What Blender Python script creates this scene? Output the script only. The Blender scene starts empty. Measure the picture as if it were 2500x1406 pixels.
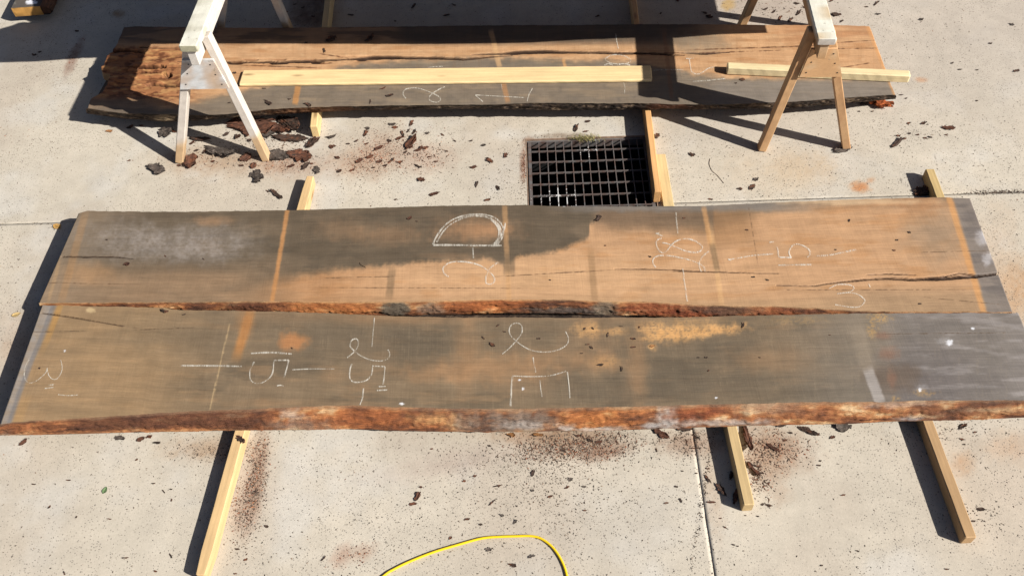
import bpy, math, random
import numpy as np
from mathutils import Vector, Matrix

random.seed(7)
RNG = np.random.default_rng(7)
SC = bpy.context.scene
COL = SC.collection

# ------------------------------------------------------------------ camera
F_PX, PITCH, ROLL, CAM_H = 2200.0, math.radians(52.2796), math.radians(-3.1451), 3.5641
PW, PH = 2500.0, 1406.0
_f = np.array([0, math.cos(PITCH), -math.sin(PITCH)])
_r0 = np.array([1.0, 0, 0])
_u0 = np.cross(_r0, _f)
_r = math.cos(ROLL) * _r0 + math.sin(ROLL) * _u0
_u = -math.sin(ROLL) * _r0 + math.cos(ROLL) * _u0
_c = np.array([0, 0, CAM_H])
cam_d = bpy.data.cameras.new('camera')
cam = bpy.data.objects.new('camera', cam_d)
COL.objects.link(cam)
cam_d.sensor_fit = 'HORIZONTAL'
cam_d.sensor_width = 36.0
cam_d.lens = 36.0 * F_PX / PW
cam_d.clip_end = 500
cam_d.clip_start = 0.05
M = Matrix(((_r[0], _u[0], -_f[0], 0), (_r[1], _u[1], -_f[1], 0), (_r[2], _u[2], -_f[2], CAM_H), (0, 0, 0, 1)))
cam.matrix_world = M
SC.camera = cam

# ------------------------------------------------------------------ world, sun, exposure
SUN_DIR = Vector((1.25, -0.62, 1.0)).normalized()
wd = bpy.data.worlds.new('World')
SC.world = wd
wd.use_nodes = True
wn = wd.node_tree
bg = wn.nodes['Background']
sky = wn.nodes.new('ShaderNodeTexSky')
sky.sky_type = 'NISHITA'
sky.sun_disc = False
sky.sun_elevation = math.asin(SUN_DIR.z)
sky.sun_rotation = math.atan2(SUN_DIR.x, SUN_DIR.y)
wn.links.new(sky.outputs[0], bg.inputs[0])
bg.inputs[1].default_value = 0.05
sky.air_density = 0.5
sky.dust_density = 1.4
sky.ozone_density = 0.4
sl = bpy.data.lights.new('sun', 'SUN')
sl.energy = 5.0
sl.angle = math.radians(0.5)
sl.color = (1.0, 0.97, 0.915)
so = bpy.data.objects.new('sun', sl)
COL.objects.link(so)
so.rotation_euler = SUN_DIR.to_track_quat('Z', 'Y').to_euler()
so.location = (4, -3, 6)
vs = SC.view_settings
vs.view_transform = 'Standard'
vs.look = 'None'
vs.gamma = 1.0
vs.use_curve_mapping = False
vs.exposure = 0.80
K_ALB = 0.70          # sunlit picture value (linear) -> base colour

# ------------------------------------------------------------------ helpers
def P(px, py, z=0.0):
    """world point of a picture point that lies at height z"""
    d = _f + _r * ((px - PW / 2) / F_PX) - _u * ((py - PH / 2) / F_PX)
    t = (z - CAM_H) / d[2]
    return _c + t * d

def PV(px, py, z):
    """vectorised: arrays of picture points -> xy"""
    px = np.asarray(px, float); py = np.asarray(py, float)
    d = _f[None] + _r[None] * ((px - PW / 2) / F_PX)[:, None] - _u[None] * ((py - PH / 2) / F_PX)[:, None]
    t = (z - CAM_H) / d[:, 2]
    return _c[None] + t[:, None] * d

def PIX(X, Y, Z):
    v0 = X - _c[0]; v1 = Y - _c[1]; v2 = Z - _c[2]
    d = v0 * _f[0] + v1 * _f[1] + v2 * _f[2]
    a = v0 * _r[0] + v1 * _r[1] + v2 * _r[2]
    b = v0 * _u[0] + v1 * _u[1] + v2 * _u[2]
    return PW / 2 + F_PX * a / d, PH / 2 - F_PX * b / d

def _hash(ix, iy, seed):
    h = (ix.astype(np.int64) * 374761393 + iy.astype(np.int64) * 668265263 + seed * 1442695041) & 0xFFFFFFFF
    h = ((h ^ (h >> 13)) * 1274126177) & 0xFFFFFFFF
    return ((h ^ (h >> 16)) & 0xFFFFFF) / float(0xFFFFFF)

def vn(x, y, seed=0):
    x = np.asarray(x, float); y = np.asarray(y, float) + x * 0
    ix = np.floor(x); iy = np.floor(y)
    fx = x - ix; fy = y - iy
    fx = fx * fx * (3 - 2 * fx); fy = fy * fy * (3 - 2 * fy)
    a = _hash(ix, iy, seed); b = _hash(ix + 1, iy, seed)
    c = _hash(ix, iy + 1, seed); d = _hash(ix + 1, iy + 1, seed)
    return (a * (1 - fx) + b * fx) * (1 - fy) + (c * (1 - fx) + d * fx) * fy

def fbm(x, y, seed=0, o=4):
    s = 0; a = 0.5; t = 0
    for k in range(o):
        s = s + a * vn(x * 2 ** k, y * 2 ** k, seed + k * 17); t += a; a *= 0.5
    return s / t

def ss(x, a, b):
    t = np.clip((x - a) / (b - a), 0, 1)
    return t * t * (3 - 2 * t)

def lin(c, sat=1.0):
    c = np.clip(np.asarray(c, float) / 255.0, 0, 1)
    c = np.where(c <= 0.04045, c / 12.92, ((c + 0.055) / 1.055) ** 2.4)
    y = (c @ np.array([.2126, .7152, .0722]))[..., None]
    return y + (c - y) * sat

def mix(base, col, m):
    return base * (1 - m[:, None]) + np.asarray(col, float)[None] * m[:, None]

def ell(px, py, cx, cy, rx, ry, soft=0.5, namp=0.35, ns=14.0, seed=3, ang=0.0):
    dx = px - cx; dy = py - cy
    if ang:
        ca, sa = math.cos(math.radians(ang)), math.sin(math.radians(ang))
        dx, dy = dx * ca - dy * sa, dx * sa + dy * ca
    d = np.sqrt((dx / rx) ** 2 + (dy / ry) ** 2) + namp * 2 * (fbm(px / ns, py / ns, seed, 3) - 0.5)
    return 1 - ss(d, 1 - soft, 1 + soft)

def strip(px, py, x0, y0, x1, y1, hw, soft=3.0, fade=0.0, seed=5):
    dx, dy = x1 - x0, y1 - y0
    L = math.hypot(dx, dy); dx /= L; dy /= L
    t = ((px - x0) * dx + (py - y0) * dy) / L
    d = np.abs((px - x0) * -dy + (py - y0) * dx) + 2.5 * (fbm(px / 7, py / 7, seed, 2) - 0.5)
    m = 1 - ss(d, hw - soft / 2, hw + soft / 2)
    e = max(fade, 0.01)
    return m * ss(t, -e, e) * (1 - ss(t, 1 - e, 1 + e))

def link(o, parent=None):
    COL.objects.link(o)
    if parent is not None:
        o.parent = parent
    return o

def tag(o, label=None, cat=None, group=None, kind=None):
    if label: o['label'] = label
    if cat: o['category'] = cat
    if group: o['group'] = group
    if kind: o['kind'] = kind
    return o

def empty(name, loc):
    o = bpy.data.objects.new(name, None)
    o.location = loc
    o.empty_display_size = 0.05
    COL.objects.link(o)
    return o

def mesh_obj(name, V, Fq, mat, parent=None, base=(0, 0, 0), col=None, uv=None, smooth=False):
    """V (n,3) world coords; Fq array of quads (m,4) or list of faces"""
    V = np.asarray(V, float) - np.asarray(base, float)[None]
    me = bpy.data.meshes.new(name)
    if isinstance(Fq, np.ndarray):
        n, k = Fq.shape
        me.vertices.add(len(V))
        me.vertices.foreach_set('co', V.astype(np.float32).ravel())
        me.loops.add(n * k)
        me.loops.foreach_set('vertex_index', Fq.astype(np.int32).ravel())
        me.polygons.add(n)
        me.polygons.foreach_set('loop_start', np.arange(0, n * k, k, dtype=np.int32))
        me.update(calc_edges=True)
        fl = Fq.ravel()
    else:
        me.from_pydata([tuple(v) for v in V], [], [tuple(f) for f in Fq])
        me.update()
        fl = np.array([i for f in Fq for i in f])
    if col is not None:
        at = me.color_attributes.new('Col', 'FLOAT_COLOR', 'POINT')
        c4 = np.ones((len(V), 4), np.float32); c4[:, :3] = col
        at.data.foreach_set('color', c4.ravel())
    if uv is not None:
        ul = me.uv_layers.new(name='UVMap')
        ul.data.foreach_set('uv', np.asarray(uv, np.float32)[fl].ravel())
    if smooth:
        me.polygons.foreach_set('use_smooth', np.ones(len(me.polygons), bool))
    if mat is not None:
        me.materials.append(mat)
    o = bpy.data.objects.new(name, me)
    link(o, parent)
    if parent is None:
        o.location = base
    return o

def grid_faces(nx, ny, off=0, flip=False):
    i = np.arange(nx - 1)[:, None]; j = np.arange(ny - 1)[None]
    a = (i * ny + j).ravel() + off
    q = np.stack([a, a + ny, a + ny + 1, a + 1], 1)
    return q[:, ::-1] if flip else q

# ------------------------------------------------------------------ materials
class N:
    def __init__(s, name):
        s.m = bpy.data.materials.new(name); s.m.use_nodes = True
        s.t = s.m.node_tree; s.b = s.t.nodes['Principled BSDF']
        s.b.inputs['Specular IOR Level'].default_value = 0.25
    def n(s, typ, **kw):
        x = s.t.nodes.new(typ)
        for k, v in kw.items(): setattr(x, k, v)
        return x
    def l(s, a, b): s.t.links.new(a, b)
    def noise(s, vec, scale, detail=3, rough=0.55):
        x = s.n('ShaderNodeTexNoise'); x.inputs['Scale'].default_value = scale
        x.inputs['Detail'].default_value = detail; x.inputs['Roughness'].default_value = rough
        if vec is not None: s.l(vec, x.inputs['Vector'])
        return x.outputs['Fac']
    def mapped(s, src, scale, rot=(0, 0, 0)):
        mp = s.n('ShaderNodeMapping'); mp.inputs['Scale'].default_value = scale
        mp.inputs['Rotation'].default_value = rot
        s.l(src, mp.inputs['Vector']); return mp.outputs[0]
    def rng(s, f, a, b, c, d):
        x = s.n('ShaderNodeMapRange'); x.inputs[1].default_value = a; x.inputs[2].default_value = b
        x.inputs[3].default_value = c; x.inputs[4].default_value = d; s.l(f, x.inputs[0]); return x.outputs[0]
    def mul(s, c, f):
        x = s.n('ShaderNodeVectorMath', operation='SCALE'); s.l(c, x.inputs[0]); s.l(f, x.inputs['Scale']); return x.outputs[0]
    def mixc(s, f, a, b):
        x = s.n('ShaderNodeMix', data_type='RGBA')
        if isinstance(f, float): x.inputs[0].default_value = f
        else: s.l(f, x.inputs[0])
        for k, v in ((6, a), (7, b)):
            if isinstance(v, tuple): x.inputs[k].default_value = (*v, 1)
            else: s.l(v, x.inputs[k])
        return x.outputs[2]
    def math(s, op, a, b):
        x = s.n('ShaderNodeMath', operation=op)
        for k, v in ((0, a), (1, b)):
            if isinstance(v, (int, float)): x.inputs[k].default_value = v
            else: s.l(v, x.inputs[k])
        return x.outputs[0]
    def bump(s, h, strength, dist):
        x = s.n('ShaderNodeBump'); x.inputs['Strength'].default_value = strength
        x.inputs['Distance'].default_value = dist; s.l(h, x.inputs['Height'])
        s.l(x.outputs[0], s.b.inputs['Normal'])
    def attr(s): 
        x = s.n('ShaderNodeAttribute'); x.attribute_name = 'Col'; return x.outputs['Color']
    def out(s, c, rough):
        s.l(c, s.b.inputs['Base Color'])
        if isinstance(rough, float): s.b.inputs['Roughness'].default_value = rough
        else: s.l(rough, s.b.inputs['Roughness'])

def mat_sawn():
    s = N('sawn_slab_face')
    uv = s.n('ShaderNodeUVMap').outputs[0]
    c = s.attr()
    streak = s.noise(s.mapped(uv, (2.2, 46, 1)), 1.0, 5, 0.6)
    kerf = s.noise(s.mapped(uv, (210, 3.5, 1)), 1.0, 2, 0.6)
    broad = s.noise(s.mapped(uv, (18, 1.3, 1)), 1.0, 3, 0.6)
    blot = s.noise(uv, 9.0, 5, 0.65)
    fg = s.noise(s.mapped(uv, (5, 230, 1)), 1.0, 4, 0.65)
    pore = s.noise(s.mapped(uv, (24, 520, 1)), 1.0, 2, 0.6)
    fine = s.noise(uv, 420.0, 2, 0.6)
    f = s.math('MULTIPLY', s.rng(streak, .25, .75, .90, 1.10), s.rng(kerf, .25, .75, .95, 1.05))
    f = s.math('MULTIPLY', f, s.rng(blot, .3, .7, .90, 1.10))
    f = s.math('MULTIPLY', f, s.rng(broad, .3, .7, .965, 1.035))
    f = s.math('MULTIPLY', f, s.rng(fine, .2, .8, .92, 1.08))
    f = s.math('MULTIPLY', f, s.math('MULTIPLY', s.rng(fg, .3, .7, .86, 1.12), s.rng(pore, .28, .5, .84, 1.0)))
    wv = s.n('ShaderNodeTexWave', wave_type='BANDS', bands_direction='Y', wave_profile='SAW')
    wv.inputs['Scale'].default_value = 1.0; wv.inputs['Distortion'].default_value = 9.0
    wv.inputs['Detail'].default_value = 3.0; wv.inputs['Detail Scale'].default_value = 0.7
    s.l(s.mapped(uv, (.5, 5, 1)), wv.inputs['Vector'])
    f = s.math('MULTIPLY', f, s.rng(wv.outputs['Fac'], 0, 1, .965, 1.03))
    c = s.mul(c, f)
    # scattered pale specks of sawdust and dark pores
    vo = s.n('ShaderNodeTexVoronoi'); vo.inputs['Scale'].default_value = 60
    s.l(uv, vo.inputs['Vector'])
    sp = s.math('MULTIPLY', s.math('LESS_THAN', vo.outputs['Distance'], .09), s.math('GREATER_THAN', s.noise(uv, 7, 3), .66))
    c = s.mixc(s.math('MULTIPLY', sp, .4), c, (.42, .33, .22))
    s.out(c, s.rng(blot, .3, .7, .62, .82))
    s.bump(s.math('ADD', s.math('MULTIPLY', kerf, .7), s.math('MULTIPLY', streak, .5)), .35, .0022)
    return s.m

def mat_edge():
    s = N('live_edge_bark')
    uv = s.n('ShaderNodeUVMap').outputs[0]
    c = s.attr()
    a = s.noise(s.mapped(uv, (16, 190, 1)), 1.0, 5, 0.65)
    b = s.noise(s.mapped(uv, (45, 330, 1)), 1.0, 4, 0.6)
    f = s.math('MULTIPLY', s.rng(a, .28, .72, .66, 1.3), s.rng(b, .25, .75, .82, 1.18))
    c = s.mul(c, f)
    fur = s.math('LESS_THAN', s.noise(s.mapped(uv, (11, 240, 1)), 1.0, 4, .65), .36)
    c = s.mixc(s.math('MULTIPLY', fur, .6), c, (.045, .024, .014))
    s.out(c, .8)
    s.bump(s.math('ADD', a, s.math('MULTIPLY', b, .6)), .9, .009)
    return s.m

def mat_wood(name='sawn_timber', grain=.14, rough=.62, knots=True):
    s = N(name)
    oc = s.n('ShaderNodeTexCoord').outputs['Object']
    oi = s.n('ShaderNodeObjectInfo').outputs['Random']
    off = s.n('ShaderNodeCombineXYZ'); s.l(s.math('MULTIPLY', oi, 37.0), off.inputs[0]); s.l(s.math('MULTIPLY', oi, 11.0), off.inputs[1])
    ad = s.n('ShaderNodeVectorMath', operation='ADD'); s.l(oc, ad.inputs[0]); s.l(off.outputs[0], ad.inputs[1])
    v = ad.outputs[0]
    c = s.attr()
    g = s.noise(s.mapped(v, (2.2, 95, 95)), 1.0, 4, 0.6)
    b = s.noise(s.mapped(v, (3.5, 14, 14)), 1.0, 4, 0.6)
    fi = s.noise(s.mapped(v, (60, 400, 400)), 1.0, 2, 0.6)
    f = s.math('MULTIPLY', s.rng(g, .28, .72, 1 - grain, 1 + grain), s.rng(b, .3, .7, .86, 1.12))
    f = s.math('MULTIPLY', f, s.rng(fi, .2, .8, .93, 1.07))
    c = s.mul(c, f)
    if knots:
        vo = s.n('ShaderNodeTexVoronoi'); vo.inputs['Scale'].default_value = 1.0
        s.l(s.mapped(v, (3.2, 11, 11)), vo.inputs['Vector'])
        k = s.rng(vo.outputs['Distance'], .05, .17, .75, 0.0)
        c = s.mixc(k, c, (.16, .085, .035))
        dirt = s.math('GREATER_THAN', s.noise(v, 34, 4, .7), .70)
        c = s.mixc(s.math('MULTIPLY', dirt, .35), c, (.10, .07, .045))
    s.out(c, rough)
    s.bump(g, .25, .0012)
    return s.m

def mat_paintwood():
    """Col carries the wood or paint colour; chips and scuffs come from noise"""
    s = N('painted_timber')
    oc = s.n('ShaderNodeTexCoord').outputs['Object']
    c = s.attr()
    a = s.noise(s.mapped(oc, (14, 40, 40)), 1.0, 5, .7)
    b = s.noise(oc, 26, 5, .7)
    fi = s.noise(s.mapped(oc, (60, 260, 260)), 1.0, 3, .6)
    f = s.math('MULTIPLY', s.rng(a, .3, .7, .86, 1.10), s.rng(fi, .25, .75, .92, 1.07))
    c = s.mul(c, f)
    sc = s.math('GREATER_THAN', b, .655)
    c = s.mixc(s.math('MULTIPLY', sc, .5), c, (.17, .15, .11))
    s.out(c, .55)
    s.bump(a, .3, .001)
    return s.m

def mat_concrete():
    s = N('broom_concrete')
    oc = s.n('ShaderNodeNewGeometry').outputs['Position']
    c = s.attr()
    lo = s.noise(oc, 1.6, 4, .6)
    mid = s.noise(oc, 11, 5, .65)
    hi = s.noise(oc, 95, 4, .7)
    vf = s.noise(oc, 330, 2, .6)
    f = s.math('MULTIPLY', s.rng(lo, .3, .7, .91, 1.05), s.rng(mid, .3, .7, .91, 1.06))
    f = s.math('MULTIPLY', f, s.rng(hi, .25, .75, .90, 1.08))
    f = s.math('MULTIPLY', f, s.rng(vf, .2, .8, .88, 1.10))
    c = s.mul(c, f)
    # exposed dark grit, denser in worn patches
    wear = s.noise(oc, 2.3, 3, .6)
    for scale, lo_t, hi_t, colr, amt in ((95, .10, .24, (.10, .09, .08), .7), (58, .05, .145, (.095, .085, .078), .8), (30, .005, .05, (.10, .09, .082), .8)):
        vo = s.n('ShaderNodeTexVoronoi'); vo.inputs['Scale'].default_value = scale
        wob = s.n('ShaderNodeVectorMath', operation='ADD'); s.l(oc, wob.inputs[0])
        sc_ = s.n('ShaderNodeVectorMath', operation='SCALE'); nz = s.n('ShaderNodeTexNoise'); nz.inputs['Scale'].default_value = scale * 1.7
        s.l(oc, nz.inputs['Vector']); s.l(nz.outputs['Color'], sc_.inputs[0]); sc_.inputs['Scale'].default_value = .55 / scale
        s.l(sc_.outputs[0], wob.inputs[1]); s.l(wob.outputs[0], vo.inputs['Vector'])
        th = s.rng(wear, .32, .56, lo_t, hi_t)
        rnd = s.n('ShaderNodeSeparateColor'); s.l(vo.outputs['Color'], rnd.inputs[0])
        m = s.math('MULTIPLY', s.math('LESS_THAN', vo.outputs['Distance'], th), s.math('GREATER_THAN', rnd.outputs[0], .45))
        c = s.mixc(s.math('MULTIPLY', m, amt), c, colr)
    s.out(c, .88)
    s.bump(s.math('ADD', hi, s.math('MULTIPLY', vf, .8)), .35, .0018)
    return s.m

def mat_simple(name, rgb, rough=.7, amt=.25, scale=40, metal=0.0):
    s = N(name)
    oc = s.n('ShaderNodeNewGeometry').outputs['Position']
    a = s.noise(oc, scale, 4, .65)
    rg = s.n('ShaderNodeRGB'); rg.outputs[0].default_value = (*rgb, 1)
    c = s.mul(rg.outputs[0], s.rng(a, .3, .7, 1 - amt, 1 + amt))
    s.out(c, rough); s.b.inputs['Metallic'].default_value = metal
    s.bump(a, .2, .001)
    return s.m

def mat_barkchip():
    s = N('loose_bark')
    oc = s.n('ShaderNodeTexCoord').outputs['Object']
    c = s.attr()
    a = s.noise(s.mapped(oc, (40, 190, 120)), 1.0, 5, .7)
    c = s.mul(c, s.rng(a, .28, .72, .45, 1.5))
    s.out(c, .85); s.bump(a, .8, .004)
    return s.m

def mat_chalk():
    s = N('chalk')
    uv = s.n('ShaderNodeUVMap').outputs[0]
    gp = s.n('ShaderNodeNewGeometry').outputs['Position']
    ker = s.noise(s.mapped(gp, (230, 14, 1)), 1.0, 2, .6)
    blot = s.noise(gp, 48, 3, .7)
    blot2 = s.noise(gp, 17, 3, .7)
    f = s.math('ADD', s.math('MULTIPLY', ker, .75), s.math('ADD', s.math('MULTIPLY', blot, .35), s.math('MULTIPLY', blot2, .35)))
    al = s.rng(f, .60, .84, .03, .62)
    sx = s.n('ShaderNodeSeparateXYZ'); s.l(uv, sx.inputs[0])
    ed = s.rng(s.math('ABSOLUTE', s.math('SUBTRACT', sx.outputs[1], .5), 0), .30, .52, 1.0, 0.0)
    al = s.math('MULTIPLY', al, ed)
    s.b.inputs['Base Color'].default_value = (.66, .61, .52, 1)
    s.b.inputs['Roughness'].default_value = .95
    s.l(al, s.b.inputs['Alpha'])
    return s.m

def mat_steel():
    s = N('grate_steel')
    gp = s.n('ShaderNodeNewGeometry').outputs['Position']
    a = s.noise(gp, 22, 5, .7)
    c = s.mixc(s.rng(a, .4, .62, 0, 1), (.115, .108, .104), (.10, .062, .05))
    # splashes of old white paint near one corner of the grate
    pc = P(1362, 492)
    dv = s.n('ShaderNodeVectorMath', operation='DISTANCE'); s.l(gp, dv.inputs[0]); dv.inputs[1].default_value = (pc[0], pc[1], 0)
    near = s.rng(dv.outputs['Value'], .02, .20, .30, -.02)
    near2 = s.n('ShaderNodeVectorMath', operation='DISTANCE'); s.l(gp, near2.inputs[0]); p2 = P(1440, 365); near2.inputs[1].default_value = (p2[0], p2[1], 0)
    n2 = s.rng(near2.outputs['Value'], .03, .17, .16, -.03)
    t = s.math('ADD', s.noise(gp, 55, 3, .7), s.math('MAXIMUM', near, n2))
    c = s.mixc(s.math('MULTIPLY', s.math('GREATER_THAN', t, .745), .9), c, (.60, .59, .57))
    s.out(c, .6); s.b.inputs['Metallic'].default_value = .15
    s.bump(a, .4, .001)
    return s.m

M_SAWN, M_EDGE, M_WOOD, M_PAINT = mat_sawn(), mat_edge(), mat_wood(), mat_paintwood()
M_CONC, M_CHIP, M_CHALK, M_STEEL = mat_concrete(), mat_barkchip(), mat_chalk(), mat_steel()
M_PIT = mat_simple('pit_wall_concrete', (.11, .105, .10), .9)
M_PITDARK = mat_simple('pit_shade_black', (.006, .006, .006), .9)  # near-black base colour standing in for the deep shade of the pit
M_RUST = mat_simple('rusty_angle', (.23, .155, .11), .75, .35, 60)
M_NAIL = mat_simple('nail_steel', (.04, .035, .032), .5, .2, 200, .5)
M_FILL = mat_simple('joint_dirt', (.035, .03, .025), .95, .5, 90)

# ------------------------------------------------------------------ ground
AD = np.array([0.99950384, -0.0314971]); BD = np.array([0.0314971, 0.99950384]); OO = np.array([0.02352205, 3.29783171])
def AB(a, b): return OO[0] + a * AD[0] + b * BD[0], OO[1] + a * AD[1] + b * BD[1]
def toAB(p): q = np.asarray(p)[:2] - OO; return float(q @ AD), float(q @ BD)

STAINS = [  # cx, cy, rx, ry, colour, strength, soft
    (628, 1160, 18, 95, (150, 105, 75), .55, .8, -8), (600, 1240, 26, 60, (160, 120, 95), .4, .9, -10),
    (520, 1095, 95, 26, (176, 142, 110), .55, .9, 0), (1400, 1085, 120, 30, (142, 110, 86), .45, .8, 5),
    (1330, 1062, 110, 18, (150, 110, 80), .5, .9, 0), (1475, 1105, 50, 14, (136, 96, 74), .5, .8, 10),
    (835, 1355, 18, 26, (178, 142, 120), .5, .8, -35), (885, 1348, 30, 16, (178, 146, 124), .45, .8, 20), (180, 140, 11, 42, (134, 100, 84), .5, .6, -24),
    (925, 380, 55, 40, (172, 134, 108), .4, .9, 20), (860, 400, 60, 30, (178, 140, 112), .4, .9, 0),
    (1040, 385, 60, 30, (178, 140, 118), .35, .9, 0), (520, 395, 110, 26, (172, 140, 110), .5, .9, 0), (700, 400, 70, 26, (168, 128, 100), .5, .9, 0),
    (760, 25, 60, 45, (92, 66, 52), .55, .9, 60), (2098, 455, 22, 12, (204, 140, 92), .75, .5, -15), (2125, 440, 10, 6, (204, 150, 110), .6, .5, 0),
    (1778, 12, 16, 13, (205, 160, 80), .8, .5, 20), (2485, 700, 45, 60, (188, 148, 110), .6, .9, 0), (2450, 760, 60, 70, (196, 160, 126), .4, 1.0, 0),
    (2465, 1090, 45, 30, (196, 162, 132), .45, .9, 0), (2350, 1130, 25, 25, (190, 152, 118), .5, .9, 0), (1900, 1090, 70, 40, (150, 112, 86), .5, .9, -20),
    (1870, 1130, 40, 70, (165, 128, 100), .45, .9, 20), (1690, 1080, 70, 26, (140, 104, 82), .55, .9, 0), (1740, 1200, 20, 90, (190, 165, 140), .5, .9, 8),
    (1100, 1130, 140, 26, (182, 164, 150), .5, 1.0, 10), (980, 1080, 60, 30, (185, 170, 155), .4, 1.0, 0), (600, 1180, 60, 120, (190, 172, 156), .35, 1.0, 0),
    (2250, 195, 12, 5, (205, 150, 110), .7, .6, 0), (1900, 415, 120, 50, (206, 184, 156), .45, 1.0, 0), (1970, 410, 60, 30, (204, 176, 142), .4, 1.0, 0),
    (60, 860, 50, 80, (200, 168, 140), .45, 1.0, 0), (290, 35, 14, 8, (150, 110, 70), .5, .7, 0), (2430, 600, 50, 80, (196, 168, 140), .35, 1.0, 0),
    (1850, 20, 140, 40, (178, 160, 146), .5, 1.0, 0), (1800, 300, 200, 50, (192, 176, 160), .3, 1.0, 0), (560, 770, 60, 30, (180, 160, 140), .3, 1.0, 0),
    (1530, 1290, 150, 80, (196, 188, 176), .4, 1.0, 0), (1290, 345, 12, 10, (150, 110, 85), .7, .7, 0), (1380, 333, 60, 6, (140, 120, 100), .6, .7, 0),
    (1278, 400, 7, 40, (140, 98, 76), .6, .7, 0), (1250, 60, 300, 30, (180, 172, 165), .3, 1.0, 0)]

def ground_col(X, Y):
    px, py = PIX(X, Y, np.zeros_like(X))
    c = np.tile(np.array([[209., 198., 180.]]), (len(X), 1))
    n1 = fbm(X * 1.3, Y * 1.3, 41); n2 = fbm(X * 4 + 7, Y * 4, 43)
    c = mix(c, (198, 184, 166), ss(n1, .45, .75) * .7)
    c = mix(c, (214, 208, 198), ss(n2, .5, .8) * .6)
    far = ss(Y, 3.2, 4.6) * ss(X, .9, 1.6)
    c = mix(c, (196, 184, 170), far * .75)
    c = mix(c, (204, 186, 166), ss(X, 1.2, 2.4) * ss(2.6 - Y, 0, 1) * .4)
    vis = (px > -200) & (px < 2700) & (py > -200) & (py < 1600)
    for (cx, cy, rx, ry, cl, st, so_, an) in STAINS:
        sel = vis & (np.abs(px - cx) < (rx + ry) * 2.2) & (np.abs(py - cy) < (rx + ry) * 2.2)
        if not sel.any(): continue
        a, b = px[sel], py[sel]
        m = ell(a, b, cx, cy, rx, ry, so_, .45, max(8, min(rx, ry) * .5), 61, an) * (.55 + .9 * (fbm(a / 5, b / 5, 77, 3) - .2))
        c[sel] = mix(c[sel], cl, np.clip(m * st * 1.3, 0, 1))
    return lin(c) * K_ALB

yard = empty('concrete_yard', (0, 0, 0))
yard['kind'] = 'structure'
def gaxis(a0, a1, step, extra=()):
    n = max(2, int(round((a1 - a0) / step)) + 1)
    g = list(np.linspace(a0, a1, n))
    for e in extra:
        if not (a0 < e < a1): continue
        k = int(np.argmin([abs(x - e) for x in g])); g[k] = e
    return np.array(sorted(g))
GA0, GA1, GB1 = 0.084, 0.782, 0.531     # grate opening in yard axes
GB0 = GB1 - 0.706
JA, JB = 0.0, 0.782                      # joint positions
def panel(a0, a1, b0, b1, step, hole=None, jag=None, name='concrete_panel'):
    ga = gaxis(a0, a1, step, hole[:2] if hole else ())
    gb = gaxis(b0, b1, step, [h for h in hole[2:] if b0 < h < b1] if hole else ())
    A, B = np.meshgrid(ga, gb, indexing='ij')
    A = A.copy(); B = B.copy()
    if jag:
        for side, amp in jag.items():
            if side == 'b0': B[:, 0] += amp * fbm(ga * 60, ga * 0, 5) 
            if side == 'b1': B[:, -1] -= amp * fbm(ga * 60, ga * 0, 6)
            if side == 'a0': A[0, :] += .5 * amp * fbm(gb * 45, gb * 0, 7) + amp * 1.1 * ss(fbm(gb * 11, gb * 0, 17), .62, .8)
            if side == 'a1': A[-1, :] -= .5 * amp * fbm(gb * 45, gb * 0, 8) + amp * 1.1 * ss(fbm(gb * 13, gb * 0, 18), .62, .8)
    X, Y = AB(A.ravel(), B.ravel())
    nx, ny = len(ga), len(gb)
    F = grid_faces(nx, ny)
    if hole:
        ca = (ga[:-1] + ga[1:]) / 2; cb = (gb[:-1] + gb[1:]) / 2
        inside = ((ca[:, None] > hole[0]) & (ca[:, None] < hole[1]) & (cb[None] > hole[2]) & (cb[None] < hole[3])).ravel()
        F = F[~inside]
    Z = np.zeros_like(X)
    V = np.stack([X, Y, Z], 1)
    col = ground_col(X, Y)
    # skirt round the border
    idx = np.arange(nx * ny).reshape(nx, ny)
    ring = np.concatenate([idx[:, 0], idx[-1, 1:], idx[::-1, -1][1:], idx[0, ::-1][1:-1]])
    if hole and hole[2] < b0 + 1e-6:
        pass
    n0 = len(V)
    V = np.concatenate([V, V[ring] - np.array([[0, 0, .05]])]); col = np.concatenate([col, col[ring]])
    k = np.arange(len(ring)); k2 = (k + 1) % len(ring)
    S = np.stack([ring[k], n0 + k, n0 + k2, ring[k2]], 1)
    if hole:
        mid = (V[ring[k]] + V[ring[k2]])[:, :2] / 2 - OO
        aa = mid @ AD; bb = mid @ BD
        S = S[~((aa > hole[0]) & (aa < hole[1]) & (bb > hole[2] - .002) & (bb < hole[3] + .002))]
    return mesh_obj(name, V, np.concatenate([F, S]), M_CONC, yard, col=col)

G = .0008
hole_b = (GA0, GA1, JA + G, GB1)
panel(-4.2, 4.2, JA + G, 3.2, .016, (GA0, GA1, -1, GB1), {'b0': .0022})
panel(-4.2, JB - .0004, -2.7, JA - G, .016, (GA0, 1, GB0, 1), {'b1': .0022, 'a1': .0018})
panel(JB + .0004, 4.2, -2.7, JA - G, .016, None, {'b1': .004, 'a0': .0018})
for a0, a1, b0, b1 in ((-22, -4.206, -22, 22), (4.206, 22, -22, 22), (-4.2, 4.2, 3.206, 22), (-4.2, 4.2, -22, -2.706)):
    panel(a0, a1, b0, b1, 1.5)
def sheet(name, a0, a1, b0, b1, z, mat):
    c = [AB(a, b) for a, b in ((a0, b0), (a1, b0), (a1, b1), (a0, b1))]
    return mesh_obj(name, [(x, y, z) for x, y in c], [(0, 1, 2, 3)], mat, yard)
sheet('joint_filler', -4.3, GA0, -.03, .03, -.0025, M_FILL)
sheet('joint_filler', GA1, 4.3, -.03, .03, -.0025, M_FILL)
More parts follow.
